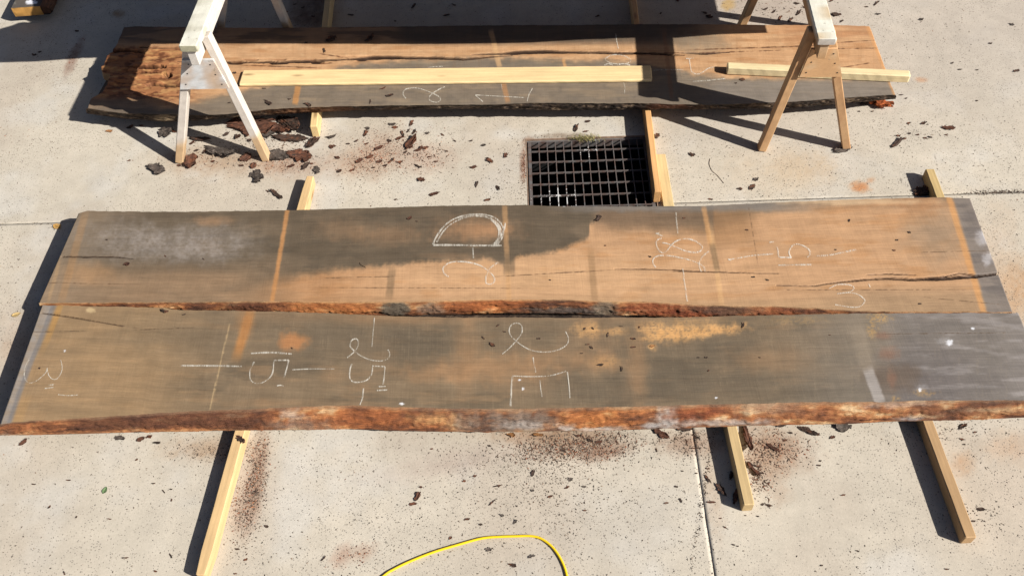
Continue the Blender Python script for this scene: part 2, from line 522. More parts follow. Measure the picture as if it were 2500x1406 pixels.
sheet('joint_filler', JB - .02, GA1 + .03, -2.8, GB0 - .001, -.003, M_FILL)
for q in ((-4.22, -4.18, -22, 22), (4.18, 4.22, -22, 22), (-4.2, 4.2, 3.18, 3.22), (-4.2, 4.2, -2.72, -2.68)):
    sheet('joint_filler', *q, -.0025, M_FILL)

# drain pit below the grate
def box_faces(): return [(0, 3, 2, 1), (4, 5, 6, 7), (0, 1, 5, 4), (1, 2, 6, 5), (2, 3, 7, 6), (3, 0, 4, 7)]
def abbox(name, a0, a1, b0, b1, z0, z1, mat, parent, base=(0, 0, 0)):
    V = []
    for z in (z0, z1):
        for a, b in ((a0, b0), (a1, b0), (a1, b1), (a0, b1)):
            x, y = AB(a, b); V.append((x, y, z))
    return mesh_obj(name, V, box_faces(), mat, parent, base)
pit = empty('drain_pit', (*AB(GA0, GB0), -.9)); pit['kind'] = 'structure'
pb = pit.location
e = .0
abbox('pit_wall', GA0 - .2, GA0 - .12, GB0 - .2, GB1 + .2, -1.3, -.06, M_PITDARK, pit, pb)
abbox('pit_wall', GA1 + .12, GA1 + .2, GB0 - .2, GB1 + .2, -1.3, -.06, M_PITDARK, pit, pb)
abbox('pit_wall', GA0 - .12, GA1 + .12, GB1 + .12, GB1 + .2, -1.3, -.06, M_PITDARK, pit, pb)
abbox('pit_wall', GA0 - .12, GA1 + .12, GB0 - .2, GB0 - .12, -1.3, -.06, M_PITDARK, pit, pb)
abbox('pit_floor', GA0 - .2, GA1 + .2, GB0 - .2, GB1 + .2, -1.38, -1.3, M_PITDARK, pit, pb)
for q in ((GA0 - .2, GA0 + .002, GB0 - .2, GB1 + .2), (GA1 - .002, GA1 + .2, GB0 - .2, GB1 + .2), (GA0 + .002, GA1 - .002, GB1 - .002, GB1 + .2), (GA0 + .002, GA1 - .002, GB0 - .2, GB0 + .002)):
    abbox('pit_lip', *q, -.06, -.052, M_PIT, pit, pb)

# ------------------------------------------------------------------ timber slabs
def poly_world(pts, z): 
    a = np.array(pts, float); return PV(a[:, 0], a[:, 1], z)[:, :2]
def resamp(W, tt):
    x = (W[:, 0] - W[0, 0]) / (W[-1, 0] - W[0, 0])
    return np.stack([np.interp(tt, x, W[:, 0]), np.interp(tt, x, W[:, 1])], 1)

def make_slab(label, far, near, bot, zt, zb, colfn, edgefn, NU=900, NV=230, cracks=(), disp=None, endfn=None, farcut=.012, jag=.0015, seed=1, name='live_edge_board', cat='timber slab', edge_amp=.0115):
    tt = np.linspace(0, 1, NU)
    Fe, Ne, Bo = resamp(far, tt), resamp(near, tt), resamp(bot, tt)
    s_len = (Ne[:, 0] - Ne[0, 0])
    Fe[:, 1] += jag * 2 * (fbm(s_len * 30, s_len * 0, seed) - .5) * 2
    Ne[:, 1] += jag * 2 * (fbm(s_len * 30, s_len * 0 + 9, seed) - .5) * 2
    vv = np.linspace(0, 1, NV)
    X = Fe[:, None, 0] * (1 - vv) + Ne[:, None, 0] * vv
    Y = Fe[:, None, 1] * (1 - vv) + Ne[:, None, 1] * vv
    if endfn is not None:
        lo, hi = endfn(vv)
        w0 = np.clip(1 - tt / .04, 0, 1)[:, None]; w1 = np.clip((tt - .96) / .04, 0, 1)[:, None]
        X = X + w0 * lo[None] - w1 * hi[None]
    Z = np.full_like(X, zt)
    px, py = PIX(X.ravel(), Y.ravel(), Z.ravel())
    rgb = colfn(px, py) if colfn else np.tile(np.array([[110., 92., 74.]]), (len(px), 1))
    Zf = Z.ravel()
    if disp is not None:
        dz, rgb = disp(px, py, rgb); Zf = Zf + dz
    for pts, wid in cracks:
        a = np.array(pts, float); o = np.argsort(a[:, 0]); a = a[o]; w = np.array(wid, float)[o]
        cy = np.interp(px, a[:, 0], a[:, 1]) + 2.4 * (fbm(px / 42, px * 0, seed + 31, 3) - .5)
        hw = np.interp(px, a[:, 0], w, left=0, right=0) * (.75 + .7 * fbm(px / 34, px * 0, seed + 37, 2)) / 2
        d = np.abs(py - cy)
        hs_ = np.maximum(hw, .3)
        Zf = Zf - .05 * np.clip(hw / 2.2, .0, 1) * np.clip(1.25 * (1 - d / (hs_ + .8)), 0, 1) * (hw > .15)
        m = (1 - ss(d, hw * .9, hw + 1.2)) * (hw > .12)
        rgb = mix(rgb, (50, 33, 24), m * np.clip(.35 + hw * .5, 0, .92))  # crack inside darkened in colour: dirt in hairlines, painted shade in wide splits
    Zf = Zf + .0012 * (fbm(X.ravel() * 9, Y.ravel() * 30, seed + 3) - .5)
    Zf = Zf.reshape(NU, NV); 
    uvx = (X - X.min()).ravel(); uvy = (vv[None] * np.linalg.norm(Fe - Ne, axis=1)[:, None]).ravel()
    base = np.array([(Fe[NU // 2, 0] + Ne[NU // 2, 0]) / 2, (Fe[NU // 2, 1] + Ne[NU // 2, 1]) / 2, zb])
    root = empty(name, base)
    tag(root, label, cat, kind='thing')
    V = [np.stack([X.ravel(), Y.ravel(), Zf.ravel()], 1)]
    C = [lin(rgb) * K_ALB]; U = [np.stack([uvx, uvy], 1)]
    F = [grid_faces(NU, NV, flip=True)]
    n0 = NU * NV
    idx = np.arange(n0).reshape(NU, NV)
    # ends
    Bf = Fe - np.stack([np.zeros(NU), np.full(NU, 1.0) * (farcut(tt) if callable(farcut) else farcut)], 1)
    for ring, fl, ei in ((idx[0], False, 0), (idx[-1], True, -1)):
        top = V[0][ring]; levels = 4
        rows = [ring]
        ec = np.array([[150., 118., 84.]])
        for k in range(1, levels + 1):
            q = top.copy(); q[:, 2] = zt + (zb - zt) * k / levels
            shift_ = (Bf[ei] - Fe[ei])[None] * (1 - vv)[:, None] + (Bo[ei] - Ne[ei])[None] * vv[:, None]
            q[:, :2] += shift_ * k / levels
            q[:, 0] += .004 * (fbm(np.arange(NV) / 7., np.full(NV, k * 1.3), seed + 51) - .5)
            V.append(q); C.append(lin(np.repeat(ec, NV, 0) * (.75 + .5 * fbm(np.arange(NV) / 9., np.full(NV, k * .8), seed + 53))[:, None]) * K_ALB)
            U.append(np.stack([np.full(NV, k * .02), np.arange(NV) * .003], 1))
            rows.append(np.arange(n0, n0 + NV)); n0 += NV
        for k in range(levels):
            a, b = rows[k], rows[k + 1]
            q = np.stack([a[:-1], a[1:], b[1:], b[:-1]], 1)
            F.append(q if fl else q[:, ::-1])
    # underside
    Bf = Fe - np.stack([np.zeros(NU), np.full(NU, 1.0) * (farcut(tt) if callable(farcut) else farcut)], 1)
    V.append(np.column_stack([Bf, np.full(NU, zb)])); V.append(np.column_stack([Bo, np.full(NU, zb)]))
    C.append(np.tile(lin([[110, 92, 74]]) * K_ALB, (2 * NU, 1))); U.append(np.zeros((2 * NU, 2)))
    a = np.arange(n0, n0 + NU); b = a + NU
    F.append(np.stack([a[:-1], a[1:], b[1:], b[:-1]], 1)); n0 += 2 * NU
    mesh_obj('sawn_body', np.concatenate(V), np.concatenate(F), M_SAWN, root, base, np.concatenate(C), np.concatenate(U))
    # live edges
    def edge(top_xy, bot_xy, ztop, rows, out, fn, amp, sd):
        kk = np.linspace(0, 1, rows)
        g = kk ** .8
        x = top_xy[:, None, 0] * (1 - g) + bot_xy[:, None, 0] * g
        y = top_xy[:, None, 1] * (1 - g) + bot_xy[:, None, 1] * g
        z = ztop[:, None] * (1 - kk) + zb * kk
        nz = fbm(x * 14, np.broadcast_to(kk * 3.0, x.shape) + x * .7, sd, 4) - .5 + .5 * (fbm(x * 70, np.broadcast_to(kk * 8.0, x.shape), sd + 5, 3) - .5)
        env = np.sin(np.pi * np.clip(kk, 0, 1)) ** .6 + .5 * kk
        y = y + out * (amp * 1.6 * nz * env + .007 * np.sin(np.pi * kk))
        pxx, pyy = PIX(x.ravel(), y.ravel(), z.ravel())
        KK = np.broadcast_to(kk, x.shape).ravel()
        cc = lin(fn(pxx, KK, sd)) * K_ALB
        uv = np.stack([x.ravel(), KK * .1], 1)
        return mesh_obj('live_edge', np.stack([x.ravel(), y.ravel(), z.ravel()], 1), grid_faces(NU, rows, flip=(out < 0)), M_EDGE, root, base, cc, uv, smooth=True)
    edge(Ne, Bo, Zf[:, -1], 20, -1, edgefn, edge_amp, seed + 70)
    edge(Fe, Bf, Zf[:, 0], 6, 1, edge_C, .004, seed + 90)
    return root

def edge_palette(px, k, sd, scale=1.0):
    a = fbm(px / 80 * scale, k * 2.6 + px / 300, sd, 4); b = fbm(px / 30 * scale, k * 10, sd + 3, 4)
    t = np.clip((a * .6 + b * .4 - .5) * 2.6 + .5, 0, 1)
    xs = [0, .3, .55, .8, 1]
    pal = np.array([(84, 54, 40), (124, 76, 48), (162, 102, 62), (190, 134, 86), (216, 180, 136)], float)
    return np.stack([np.interp(t, xs, pal[:, i]) for i in range(3)], 1)
def kell(px, k, cx, ck, rx, rk, sd, soft=.45, namp=.6):
    d = np.sqrt(((px - cx) / rx) ** 2 + ((k - ck) / rk) ** 2) + namp * 2 * (fbm(px / 14, k * 5, sd, 3) - .5)
    return 1 - ss(d, 1 - soft, 1 + soft)

def edge_E(px, k, sd):
    c = edge_palette(px, k, sd)
    dk = ss(px, 120, 220) * (1 - ss(px, 560, 700)) * (1 - ss(k, .55, .9))
    c = mix(c, (84, 52, 38), dk * .7)
    c = mix(c, (196, 138, 92), ss(k, .7, .95) * (1 - ss(px, 500, 650)) * .55)
    for cx, ck, rx, rk, cl, st in ((735, .75, 65, .35, (150, 128, 112), .85), (712, .25, 24, .2, (205, 190, 175), .8), (880, .5, 120, .4, (190, 108, 58), .5),
                                   (1065, .4, 55, .25, (222, 178, 120), .7), (1140, .6, 34, .5, (126, 110, 98), .8), (1265, .55, 85, .55, (140, 128, 116), .9),
                                   (1280, .65, 45, .22, (190, 184, 178), .7), (1470, .5, 80, .5, (200, 120, 56), .5), (1585, .85, 22, .22, (200, 196, 194), .9),
                                   (1630, .6, 26, .55, (205, 200, 194), .95), (1380, .85, 20, .2, (200, 196, 192), .9), (1740, .75, 110, .16, (196, 190, 186), .85),
                                   (1440, .92, 50, .1, (214, 208, 200), .9), (1500, .88, 40, .12, (200, 190, 182), .7), (1860, .15, 60, .2, (205, 185, 160), .5),
                                   (1820, .9, 60, .12, (196, 186, 176), .7), (1905, .2, 70, .22, (150, 116, 92), .6), (2225, .85, 35, .16, (196, 194, 196), .85),
                                   (2200, .1, 80, .12, (205, 196, 185), .6), (2340, .45, 120, .3, (112, 76, 54), .6), (2260, .7, 40, .12, (226, 200, 160), .7),
                                   (2400, .4, 60, .1, (226, 200, 160), .6), (2470, .4, 50, .2, (214, 178, 130), .5), (60, .5, 60, .3, (150, 92, 55), .5),
                                   (15, .9, 25, .3, (190, 180, 172), .6), (1700, .3, 60, .25, (150, 70, 40), .5)):
        c = mix(c, cl, kell(px, k, cx, ck, rx, rk, sd + int(cx) % 50, .7, .8) * st * .78)
    c = mix(c, (150, 122, 96), (1 - ss(k, .02, .12)) * .6)
    return c
def edge_D(px, k, sd):
    c = edge_palette(px, k, sd)
    for cx, ck, rx, rk, cl, st in ((600, .5, 60, .9, (92, 54, 36), .75), (820, .5, 110, .5, (196, 116, 58), .5), (965, .5, 35, .6, (96, 88, 76), .9),
                                   (1055, .5, 35, .4, (140, 120, 104), .7), (1180, .4, 110, .5, (200, 112, 56), .5), (1400, .75, 110, .3, (100, 90, 84), .85),
                                   (1475, .5, 26, .8, (136, 122, 104), .8), (1640, .5, 110, .6, (142, 68, 40), .6), (1770, .25, 90, .3, (88, 66, 54), .7),
                                   (1900, .5, 80, .6, (150, 82, 50), .5)):
        c = mix(c, cl, kell(px, k, cx, ck, rx, rk, sd + int(cx) % 50) * st)
    return mix(c, (206, 166, 120), (1 - ss(k, .02, .1)) * .7)
def edge_C(px, k, sd):
    a = fbm(px / 30, k * 3, sd, 4); b = fbm(px / 8, k * 8, sd + 3, 4)
    t = np.clip((a * .5 + b * .5 - .5) * 2.8 + .5, 0, 1)
    pal = np.array([(36, 28, 22), (66, 52, 42), (96, 78, 62), (138, 116, 92)], float)
    c = np.stack([np.interp(t, [0, .4, .75, 1], pal[:, i]) for i in range(3)], 1)
    c = mix(c, (128, 84, 52), kell(px, k, 760, .5, 110, .8, sd) * .7)
    c = mix(c, (112, 62, 40), kell(px, k, 1640, .3, 60, .5, sd + 4) * .6)
    c = mix(c, (150, 128, 100), kell(px, k, 400, .6, 26, .6, sd + 8, .2, .2) * .9)
    return c

def col_D(px, py):
    n1 = fbm(px / 70, py / 16, 101); n2 = fbm(px / 22, py / 14, 103); n3 = fbm(px / 130, py / 40, 105)
    c = np.tile(np.array([[101., 87., 70.]]), (len(px), 1))
    c = mix(c, (124, 105, 84), ss(n3, .45, .7) * .55)
    c = mix(c, (88, 77, 63), ss(n1, .52, .75) * .5)
    # brownish lower left and left end
    c = mix(c, (150, 122, 94), ss(py, 620, 690) * (1 - ss(px, 560, 760)) * (.45 + .7 * n1))
    c = mix(c, (148, 128, 106), (1 - ss(px - (740 - py) * .43 , 95, 260)) * .65)
    c = mix(c, (172, 134, 96), ell(px, py, 212, 668, 50, 26, .7, .4, 20, 7) * .65)
    for cx, cy, rx, ry, st in ((420, 600, 170, 34, .6), (300, 570, 110, 30, .45), (520, 572, 90, 30, .4), (460, 620, 120, 16, .4)):
        c = mix(c, (158, 147, 138), ell(px, py, cx, cy, rx, ry, .9, .5, 26, 9) * st * (.3 + 1.2 * fbm(px / 6, py / 5, 111)))
    c = mix(c, (176, 128, 86), ell(px, py, 700, 545, 700, 9, 1.0, .3, 20, 9) * 0)
    for cx, cy, rx, ry, st in ((520, 540, 40, 10, .5), (950, 575, 80, 20, .35), (1160, 560, 80, 26, .75), (1195, 560, 34, 12, .8), (1100, 625, 60, 6, .3), (830, 560, 60, 24, .3)):
        c = mix(c, (172, 130, 94), ell(px, py, cx, cy, rx, ry, .9, .5, 14, 13) * st)
    # heartwood (tan)
    bx = [60, 300, 520, 620, 680, 740, 800, 900, 1000, 1080, 1150, 1200, 1225, 1240, 1262, 1300, 1350, 1400, 1425, 1438, 1440, 1470, 1600, 1740, 1850, 1900, 2500]
    by = [900, 780, 722, 690, 672, 664, 657, 648, 640, 632, 629, 628, 638, 640, 626, 619, 612, 594, 586, 572, 545, 535, 540, 548, 505, 490, 470]
    f = np.interp(px, bx, by) + 13 * (fbm(px / 20, py / 40, 117, 5) - .5) + 7 * (fbm(px / 5, py / 5, 119, 2) - .5)
    softr = np.where(px < 900, 34 - 22 * ss(px, 640, 900), np.where(px < 1450, 12, 5 + 34 * ss(px, 1450, 1500)))
    m = ss(py - f, -softr * .5, softr)
    m = m * ss(px, 520, 760)
    tan = np.tile(np.array([[193., 151., 112.]]), (len(px), 1))
    tan = mix(tan, (184, 136, 92), ss(n1, .5, .78) * .65)
    tan = mix(tan, (218, 176, 132), ell(px, py, 1350, 680, 330, 45, 1.0, .4, 40, 19) * .45)
    tan = mix(tan, (176, 142, 106), ss(py, 715, 745) * .6)
    tan = mix(tan, (166, 136, 104), ss(px, 1900, 2150) * ss(py, 686, 725) * .75)
    tan = mix(tan, (168, 122, 82), (1 - ss(px, 760, 1000)) * .5 * (.5 + n2))
    c = c * (1 - m[:, None]) + tan * m[:, None]
    # darker top right sapwood and grey rim
    c = mix(c, (124, 100, 78), ss(px, 1440, 1462) * (1 - ss(px, 1740, 1860)) * (1 - ss(py + 14 * (n2 - .5), 522, 590)) * .8)
    c = mix(c, (158, 118, 80), ss(px, 1738, 1746) * (1 - ss(px, 1800, 1870)) * (1 - ss(py, 575, 625)) * .6)
    c = mix(c, (128, 122, 116), ss(px, 1300, 1480) * (1 - ss(px, 1850, 2050)) * (1 - ss(py + 10 * (n2 - .5), 508, 524)) * .75)
    c = mix(c, (176, 128, 88), ss(px, 1950, 2250) * (1 - ss(py, 500, 540)) * ss(n1, .35, .7) * .7)
    c = mix(c, (140, 122, 102), ell(px, py, 2290, 575, 70, 55, 1.0, .5, 24, 21) * .6)
    c = mix(c, (216, 184, 146), ell(px, py, 2080, 492, 170, 7, .7, .4, 20, 23) * .7)
    # marks of the bearers and stickers
    for x0, y0, x1, y1, hw, cl, st, fd in ((702, 512, 664, 738, 5, (200, 142, 88), .8, .02), (1232, 500, 1243, 735, 6, (206, 158, 108), .55, .05), (1718, 505, 1735, 600, 6, (214, 160, 104), .6, .1),
                                           (1735, 560, 1762, 742, 6, (224, 178, 124), .5, .2), (1738, 596, 1752, 662, 7, (120, 98, 74), .6, .15), (958, 655, 950, 725, 9, (128, 104, 78), .6, .25), (1442, 612, 1452, 735, 8, (150, 118, 84), .5, .2),
                                           (208, 522, 150, 735, 9, (176, 132, 88), .35, .1), (145, 640, 118, 735, 4, (196, 158, 112), .4, .2), (1243, 622, 1243, 668, 14, (110, 92, 72), .6, .35)):
        c = mix(c, cl, strip(px, py, x0, y0, x1, y1, hw, 5, fd) * st)
    # right end: orange line, then weathered grey
    xe = 2318 + (py - 487) * .302
    c = mix(c, (130, 120, 112), ss(px - xe + 5 * (n2 - .5), 6, 14) * .92)
    c = mix(c, (104, 96, 92), ss(px - xe, 8, 16) * ss(n1, .48, .7) * .55)
    c = mix(c, (206, 202, 204), ell(px, py, 2400, 580, 14, 18, .8, .6, 8, 25) * .6 + ell(px, py, 2410, 632, 10, 14, .6, .6, 6, 27) * .6)
    c = mix(c, (208, 152, 96), (1 - ss(np.abs(px - xe + 3 * (n2 - .5)), 4, 10)) * .75)
    for x0, y0, x1, y1, hw in ((790, 679, 960, 675, .7), (790, 702, 1270, 704, .6), (1215, 675, 1480, 660, .8), (1640, 663, 1900, 668, .9), (1900, 708, 2350, 707, .5), (2250, 725, 2460, 745, .6), (105, 690, 330, 694, .5), (1828, 503, 1850, 640, .5), (2250, 616, 2410, 612, .5)):
        c = mix(c, (96, 72, 52), strip(px, py, x0, y0, x1, y1, hw, 1.6, .1) * .7)
    
    return c

def col_E(px, py):
    n1 = fbm(px / 80, py / 16, 201); n2 = fbm(px / 20, py / 14, 203); n3 = fbm(px / 150, py / 50, 205)
    c = np.tile(np.array([[131., 111., 87.]]), (len(px), 1))
    c = mix(c, (106, 92, 74), ss(n3 + .25 * (n1 - .5), .42, .66) * .75)
    c = mix(c, (148, 120, 90), ss(n1, .52, .8) * .6)
    c = mix(c, (162, 132, 97), (1 - ss(px, 320, 560)) * (.55 + .5 * n1))
    c = mix(c, (150, 120, 90), (1 - ss(py, 765, 800)) * ss(px, 480, 700) * (1 - ss(px, 1700, 1900)) * .5)
    for cx, cy, rx, ry, st in ((780, 830, 130, 50, .6), (1000, 830, 110, 40, .5), (1680, 900, 220, 70, .6), (1330, 810, 130, 30, .4), (1800, 940, 180, 40, .5), (420, 820, 130, 40, .3), (1480, 950, 150, 40, .45)):
        c = mix(c, (102, 90, 74), ell(px, py, cx, cy, rx, ry, 1.0, .5, 34, 211) * st)
    for cx, cy, rx, ry, st in ((1180, 900, 130, 24, .75), (1060, 915, 70, 16, .5), (1330, 880, 130, 20, .55), (1470, 885, 50, 26, .5), (1260, 920, 60, 30, .4), (1880, 880, 90, 26, .45), (960, 780, 160, 12, .35), (1450, 830, 60, 40, .35), (1560, 840, 20, 130, .35), (1140, 860, 26, 100, .5), (1550, 920, 22, 60, .4), (810, 920, 26, 12, .35), (690, 985, 120, 9, .35)):
        c = mix(c, (166, 128, 92), ell(px, py, cx, cy, rx, ry, 1.0, .55, 22, 213) * st)
    # right third: bluish grey weathering
    c = mix(c, (128, 119, 108), ss(px, 1850, 2100) * .6)
    c = mix(c, (120, 112, 106), ss(px + 40 * (n2 - .5), 2110, 2230) * .8)
    c = mix(c, (106, 98, 95), ell(px, py, 2270, 930, 110, 60, 1.0, .5, 30, 217) * .7)
    c = mix(c, (160, 152, 148), ss(n1, .55, .78) * ss(px, 2140, 2250) * .5 + ss(px, 2400, 2560) * .35)
    c = mix(c, (104, 88, 74), ell(px, py, 2185, 920, 62, 34, .5, .4, 16, 219) * .7)
    for cx, cy, rx, ry in ((2157, 820, 20, 8), (2170, 862, 22, 14), (2178, 925, 10, 22)):
        c = mix(c, (136, 98, 78), ell(px, py, cx, cy, rx, ry, .8, .5, 9, 221) * .55)
    c = mix(c, (176, 168, 162), strip(px, py, 2118, 900, 2150, 985, 13, 6, .12) * .75)
    c = mix(c, (168, 150, 128), strip(px, py, 2090, 790, 2120, 900, 18, 20, .2) * .4)
    # sawdust and light scuffs
    dust = fbm(px / 4, py / 4, 223, 3)
    for cx, cy, rx, ry, st, an in ((1690, 812, 100, 12, 1.0, 5), (1640, 815, 46, 18, .8, 0), (1590, 803, 26, 22, .7, 0), (1435, 805, 30, 18, .7, 0), (1500, 808, 34, 8, .6, 0), (1745, 806, 48, 8, .9, 10), (1480, 885, 30, 14, .4, 0), (1593, 847, 9, 7, .9, 0), (1700, 790, 60, 14, .4, 0)):
        c = mix(c, (216, 164, 106), ell(px, py, cx, cy, rx, ry, .8, .6, 13, 225, an) * st * (.35 + .65 * ss(dust, .25, .5)))
    for cx, cy, rx, ry, st in ((2150, 775, 26, 12, .7), (2130, 805, 12, 18, .6), (1940, 782, 60, 10, .25), (2255, 958, 26, 8, .5), (2185, 975, 10, 8, .7)):
        c = mix(c, (186, 146, 92), ell(px, py, cx, cy, rx, ry, .7, .6, 8, 227) * st * ss(dust, .35, .6))
    c = mix(c, (196, 132, 82), ell(px, py, 716, 834, 33, 22, .55, .4, 14, 229) * .75)
    c = mix(c, (186, 126, 70), strip(px, py, 612, 760, 578, 870, 11, 12, .25) * .75)
    c = mix(c, (176, 124, 78), ell(px, py, 600, 790, 18, 30, .9, .3, 12, 229) * .5)
    c = mix(c, (190, 162, 120), strip(px, py, 560, 792, 512, 1000, 1.4, 2, .03) * .75)
    c = mix(c, (214, 186, 140), ell(px, py, 222, 757, 11, 6, .5, .5, 6, 231) * .8)
    # left end: blue-grey stripe
    xl = 104 - (py - 745) * .355
    d = px - xl
    w = np.interp(py, [740, 830, 880, 960, 1035], [32, 30, 26, 24, 26])
    c = mix(c, (156, 150, 146), (1 - ss(d, w - 8, w + 6)) * (.95 - .6 * n2) )
    c = mix(c, (116, 113, 114), (1 - ss(np.abs(d - w + 5), 3, 9)) * .55)
    c = mix(c, (186, 138, 74), (1 - ss(np.abs(d - w - 12), 4, 10)) * (1 - ss(py, 790, 880)) * .55)
    c = mix(c, (182, 142, 92), (1 - ss(np.abs(d - w - 14), 6, 20)) * ss(py, 950, 1000) * .4)
    # bird droppings, paint drops
    for cx, cy, rx, ry in ((2318, 836, 8, 7), (2246, 952, 3.5, 5), (2375, 802, 4, 3), (158, 856, 2.5, 3), (1268, 927, 3.5, 1.8), (1277, 949, 2.5, 4.2), (1748, 971, 3, 2), (1143, 766, 3, 2), (980, 985, 6, 3)):
        c = mix(c, (236, 236, 240), ell(px, py, cx, cy, rx, ry, .35, .5, 4, 233) * .95)
    c = mix(c, (176, 172, 172), ell(px, py, 2308, 832, 18, 7, .7, .6, 6, 237) * .4 + ell(px, py, 2250, 946, 12, 6, .8, .7, 5, 239) * .4)
    for x0, y0, x1, y1, hw in ((100, 764, 330, 800, .8), (76, 810, 210, 808, .7), (330, 805, 470, 800, .6), (2160, 815, 2460, 812, .6)):
        c = mix(c, (84, 66, 50), strip(px, py, x0, y0, x1, y1, hw, 1.6, .1) * .75)
    # sawblade scratches across the grain
    sc = (fbm(px / 2.6, py / 90, 241, 2) > .72) & (n2 > .45)
    c = mix(c, (176, 154, 122), sc * .10)
    
    return c

def col_C(px, py):
    n1 = fbm(px / 70, py / 9, 301); n2 = fbm(px / 18, py / 9, 303)
    c = np.tile(np.array([[128., 114., 98.]]), (len(px), 1))
    c = mix(c, (150, 130, 106), ss(n1, .5, .75) * .6)
    c = mix(c, (108, 98, 88), ss(n2, .55, .8) * .4)
    yb = np.interp(px, [200, 420, 560, 700, 850, 1000, 1200, 1560, 1690, 1800, 2200], [262, 262, 225, 200, 160, 146, 138, 150, 178, 190, 196]) + 18 * (n2 - .5)
    m = 1 - ss(py - yb, -8, 12)
    tan = np.tile(np.array([[202., 158., 116.]]), (len(px), 1))
    tan = mix(tan, (182, 132, 88), ss(n1, .5, .78) * .6)
    tan = mix(tan, (222, 184, 142), ss(n2, .55, .8) * .4)
    c = c * (1 - m[:, None]) + tan * m[:, None]
    up = 1 - ss(py, 92, 118)  # far strip coloured dark where the upper slab's shadow falls, shade painted in
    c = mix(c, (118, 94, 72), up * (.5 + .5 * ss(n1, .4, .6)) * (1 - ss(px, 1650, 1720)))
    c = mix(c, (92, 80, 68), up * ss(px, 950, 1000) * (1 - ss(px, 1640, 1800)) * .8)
    c = mix(c, (150, 132, 110), ell(px, py, 1700, 105, 70, 22, .8, .5, 16, 305) * .7)
    c = mix(c, (176, 126, 88), ss(px, 1850, 1950) * (1 - ss(py, 85, 125)) * ss(n1, .3, .6) * .5)
    c = mix(c, (136, 126, 116), ss(px, 1700, 1760) * ss(py, 190, 205) * .7)
    # rotten left end
    rot = 1 - ss(px + 30 * (n2 - .5), 400, 520)
    rot = rot * ss(py, 108, 122) * (1 - ss(py - (px - 260) * .05, 225, 262))
    c = mix(c, (150, 94, 56), rot * .75)
    c = mix(c, (104, 62, 38), rot * ss(fbm(px / 14, py / 5, 311), .5, .66) * .85)
    c = mix(c, (206, 160, 104), rot * ss(fbm(px / 20, py / 6, 313), .55, .72) * .6)
    c = mix(c, (112, 98, 84), (1 - ss(px, 330, 420)) * ss(py, 232, 250) * .7)
    xe = 2112 + (py - 65) * .40
    c = mix(c, (138, 124, 112), ss(px - xe, 12, 24) * .85)
    c = mix(c, (214, 156, 100), (1 - ss(np.abs(px - xe - 8), 4, 10)) * .6)
    for x0, y0, x1, y1, hw, cl, st in ((728, 210, 720, 255, 7, (202, 140, 80), .7), (1198, 75, 1220, 165, 6, (222, 178, 128), .7), (1228, 200, 1240, 250, 6, (190, 134, 86), .6), (1375, 145, 1380, 165, 4, (214, 160, 104), .7), (1620, 70, 1640, 240, 5, (150, 104, 74), .4), (1690, 158, 1660, 165, 3, (214, 160, 110), .5)):
        c = mix(c, cl, strip(px, py, x0, y0, x1, y1, hw, 4, .1) * st)
    ker = (fbm(px / 2.2, py / 60, 321, 2) > .70) & (py < 175)
    c = mix(c, (150, 110, 76), ker * .12)
    for x0, y0, x1, y1, hw in ((780, 132, 850, 142, .8), (600, 160, 770, 166, 1.2), (1480, 128, 1700, 130, .8), (1700, 122, 2000, 112, 1.0), (1700, 130, 1900, 124, .8), (2000, 120, 2160, 118, .8), (2040, 105, 2150, 98, .6), (2060, 165, 2120, 155, 1.0)):
        c = mix(c, (86, 54, 34), strip(px, py, x0, y0, x1, y1, hw, 2.0, .1) * .75)
    return c
def disp_C(px, py, rgb):
    n2 = fbm(px / 18, py / 9, 303)
    rot = (1 - ss(px + 30 * (n2 - .5), 380, 500)) * ss(py, 110, 124) * (1 - ss(py - (px - 260) * .05, 215, 240))
    r = np.abs(fbm(px / 50, py / 8, 331, 3) - .5) * 2
    dz = -rot * (.003 + .012 * ss(fbm(px / 60, py / 9, 333, 3), .40, .70) - .004 * (r - .3))
    for cx, cy, rx, ry in ((355, 161, 40, 3.5), (350, 175, 34, 3.2), (408, 181, 9, 6), (380, 206, 18, 4), (430, 209, 40, 3), (300, 123, 45, 3)):
        m = ell(px, py, cx, cy, rx, ry, .35, .5, 7, 335)
        dz = dz - .04 * m
        rgb = mix(rgb, (62, 36, 22), m * .8)  # holes darkened in colour too, painted shade on top of their depth
    # torn band along the main crack
    d = np.abs(py - np.interp(px, [420, 600, 760, 860, 940], [148, 151, 151, 144, 141]))
    band = (1 - ss(d, 3, 9)) * ss(px, 430, 560) * (1 - ss(px, 860, 930))
    tr = fbm(px / 34, py / 3.0, 337, 2)
    dz = dz - band * .014 * ss(tr, .45, .6)
    rgb = mix(rgb, (104, 62, 36), band * ss(tr, .42, .6) * .8)
    return dz, rgb

ZT, ZB = 0.141, 0.065
CT, CB = 0.165, 0.089
D_far = [(192, 521), (215, 515), (350, 517), (480, 517), (720, 513), (860, 509), (1100, 502), (1280, 501), (1400, 505), (1550, 504), (1720, 503), (1900, 494), (2050, 488), (2200, 484), (2300, 482), (2368, 485)]
D_near = [(95, 740), (200, 739), (320, 738), (500, 737), (660, 735), (780, 737), (900, 737), (1000, 737), (1100, 734), (1200, 731), (1300, 731), (1400, 732), (1480, 736), (1560, 736), (1700, 744), (1800, 747), (1900, 748), (2000, 753), (2100, 759), (2200, 761), (2350, 761), (2472, 762)]
E_far = [(103, 745), (200, 747), (320, 749), (400, 752), (440, 757), (560, 758), (700, 761), (880, 768), (960, 772), (1100, 775), (1250, 775), (1400, 776), (1500, 775), (1600, 775), (1700, 774), (1800, 771), (1900, 769), (2000, 767), (2100, 765), (2250, 764), (2400, 764), (2486, 764)]
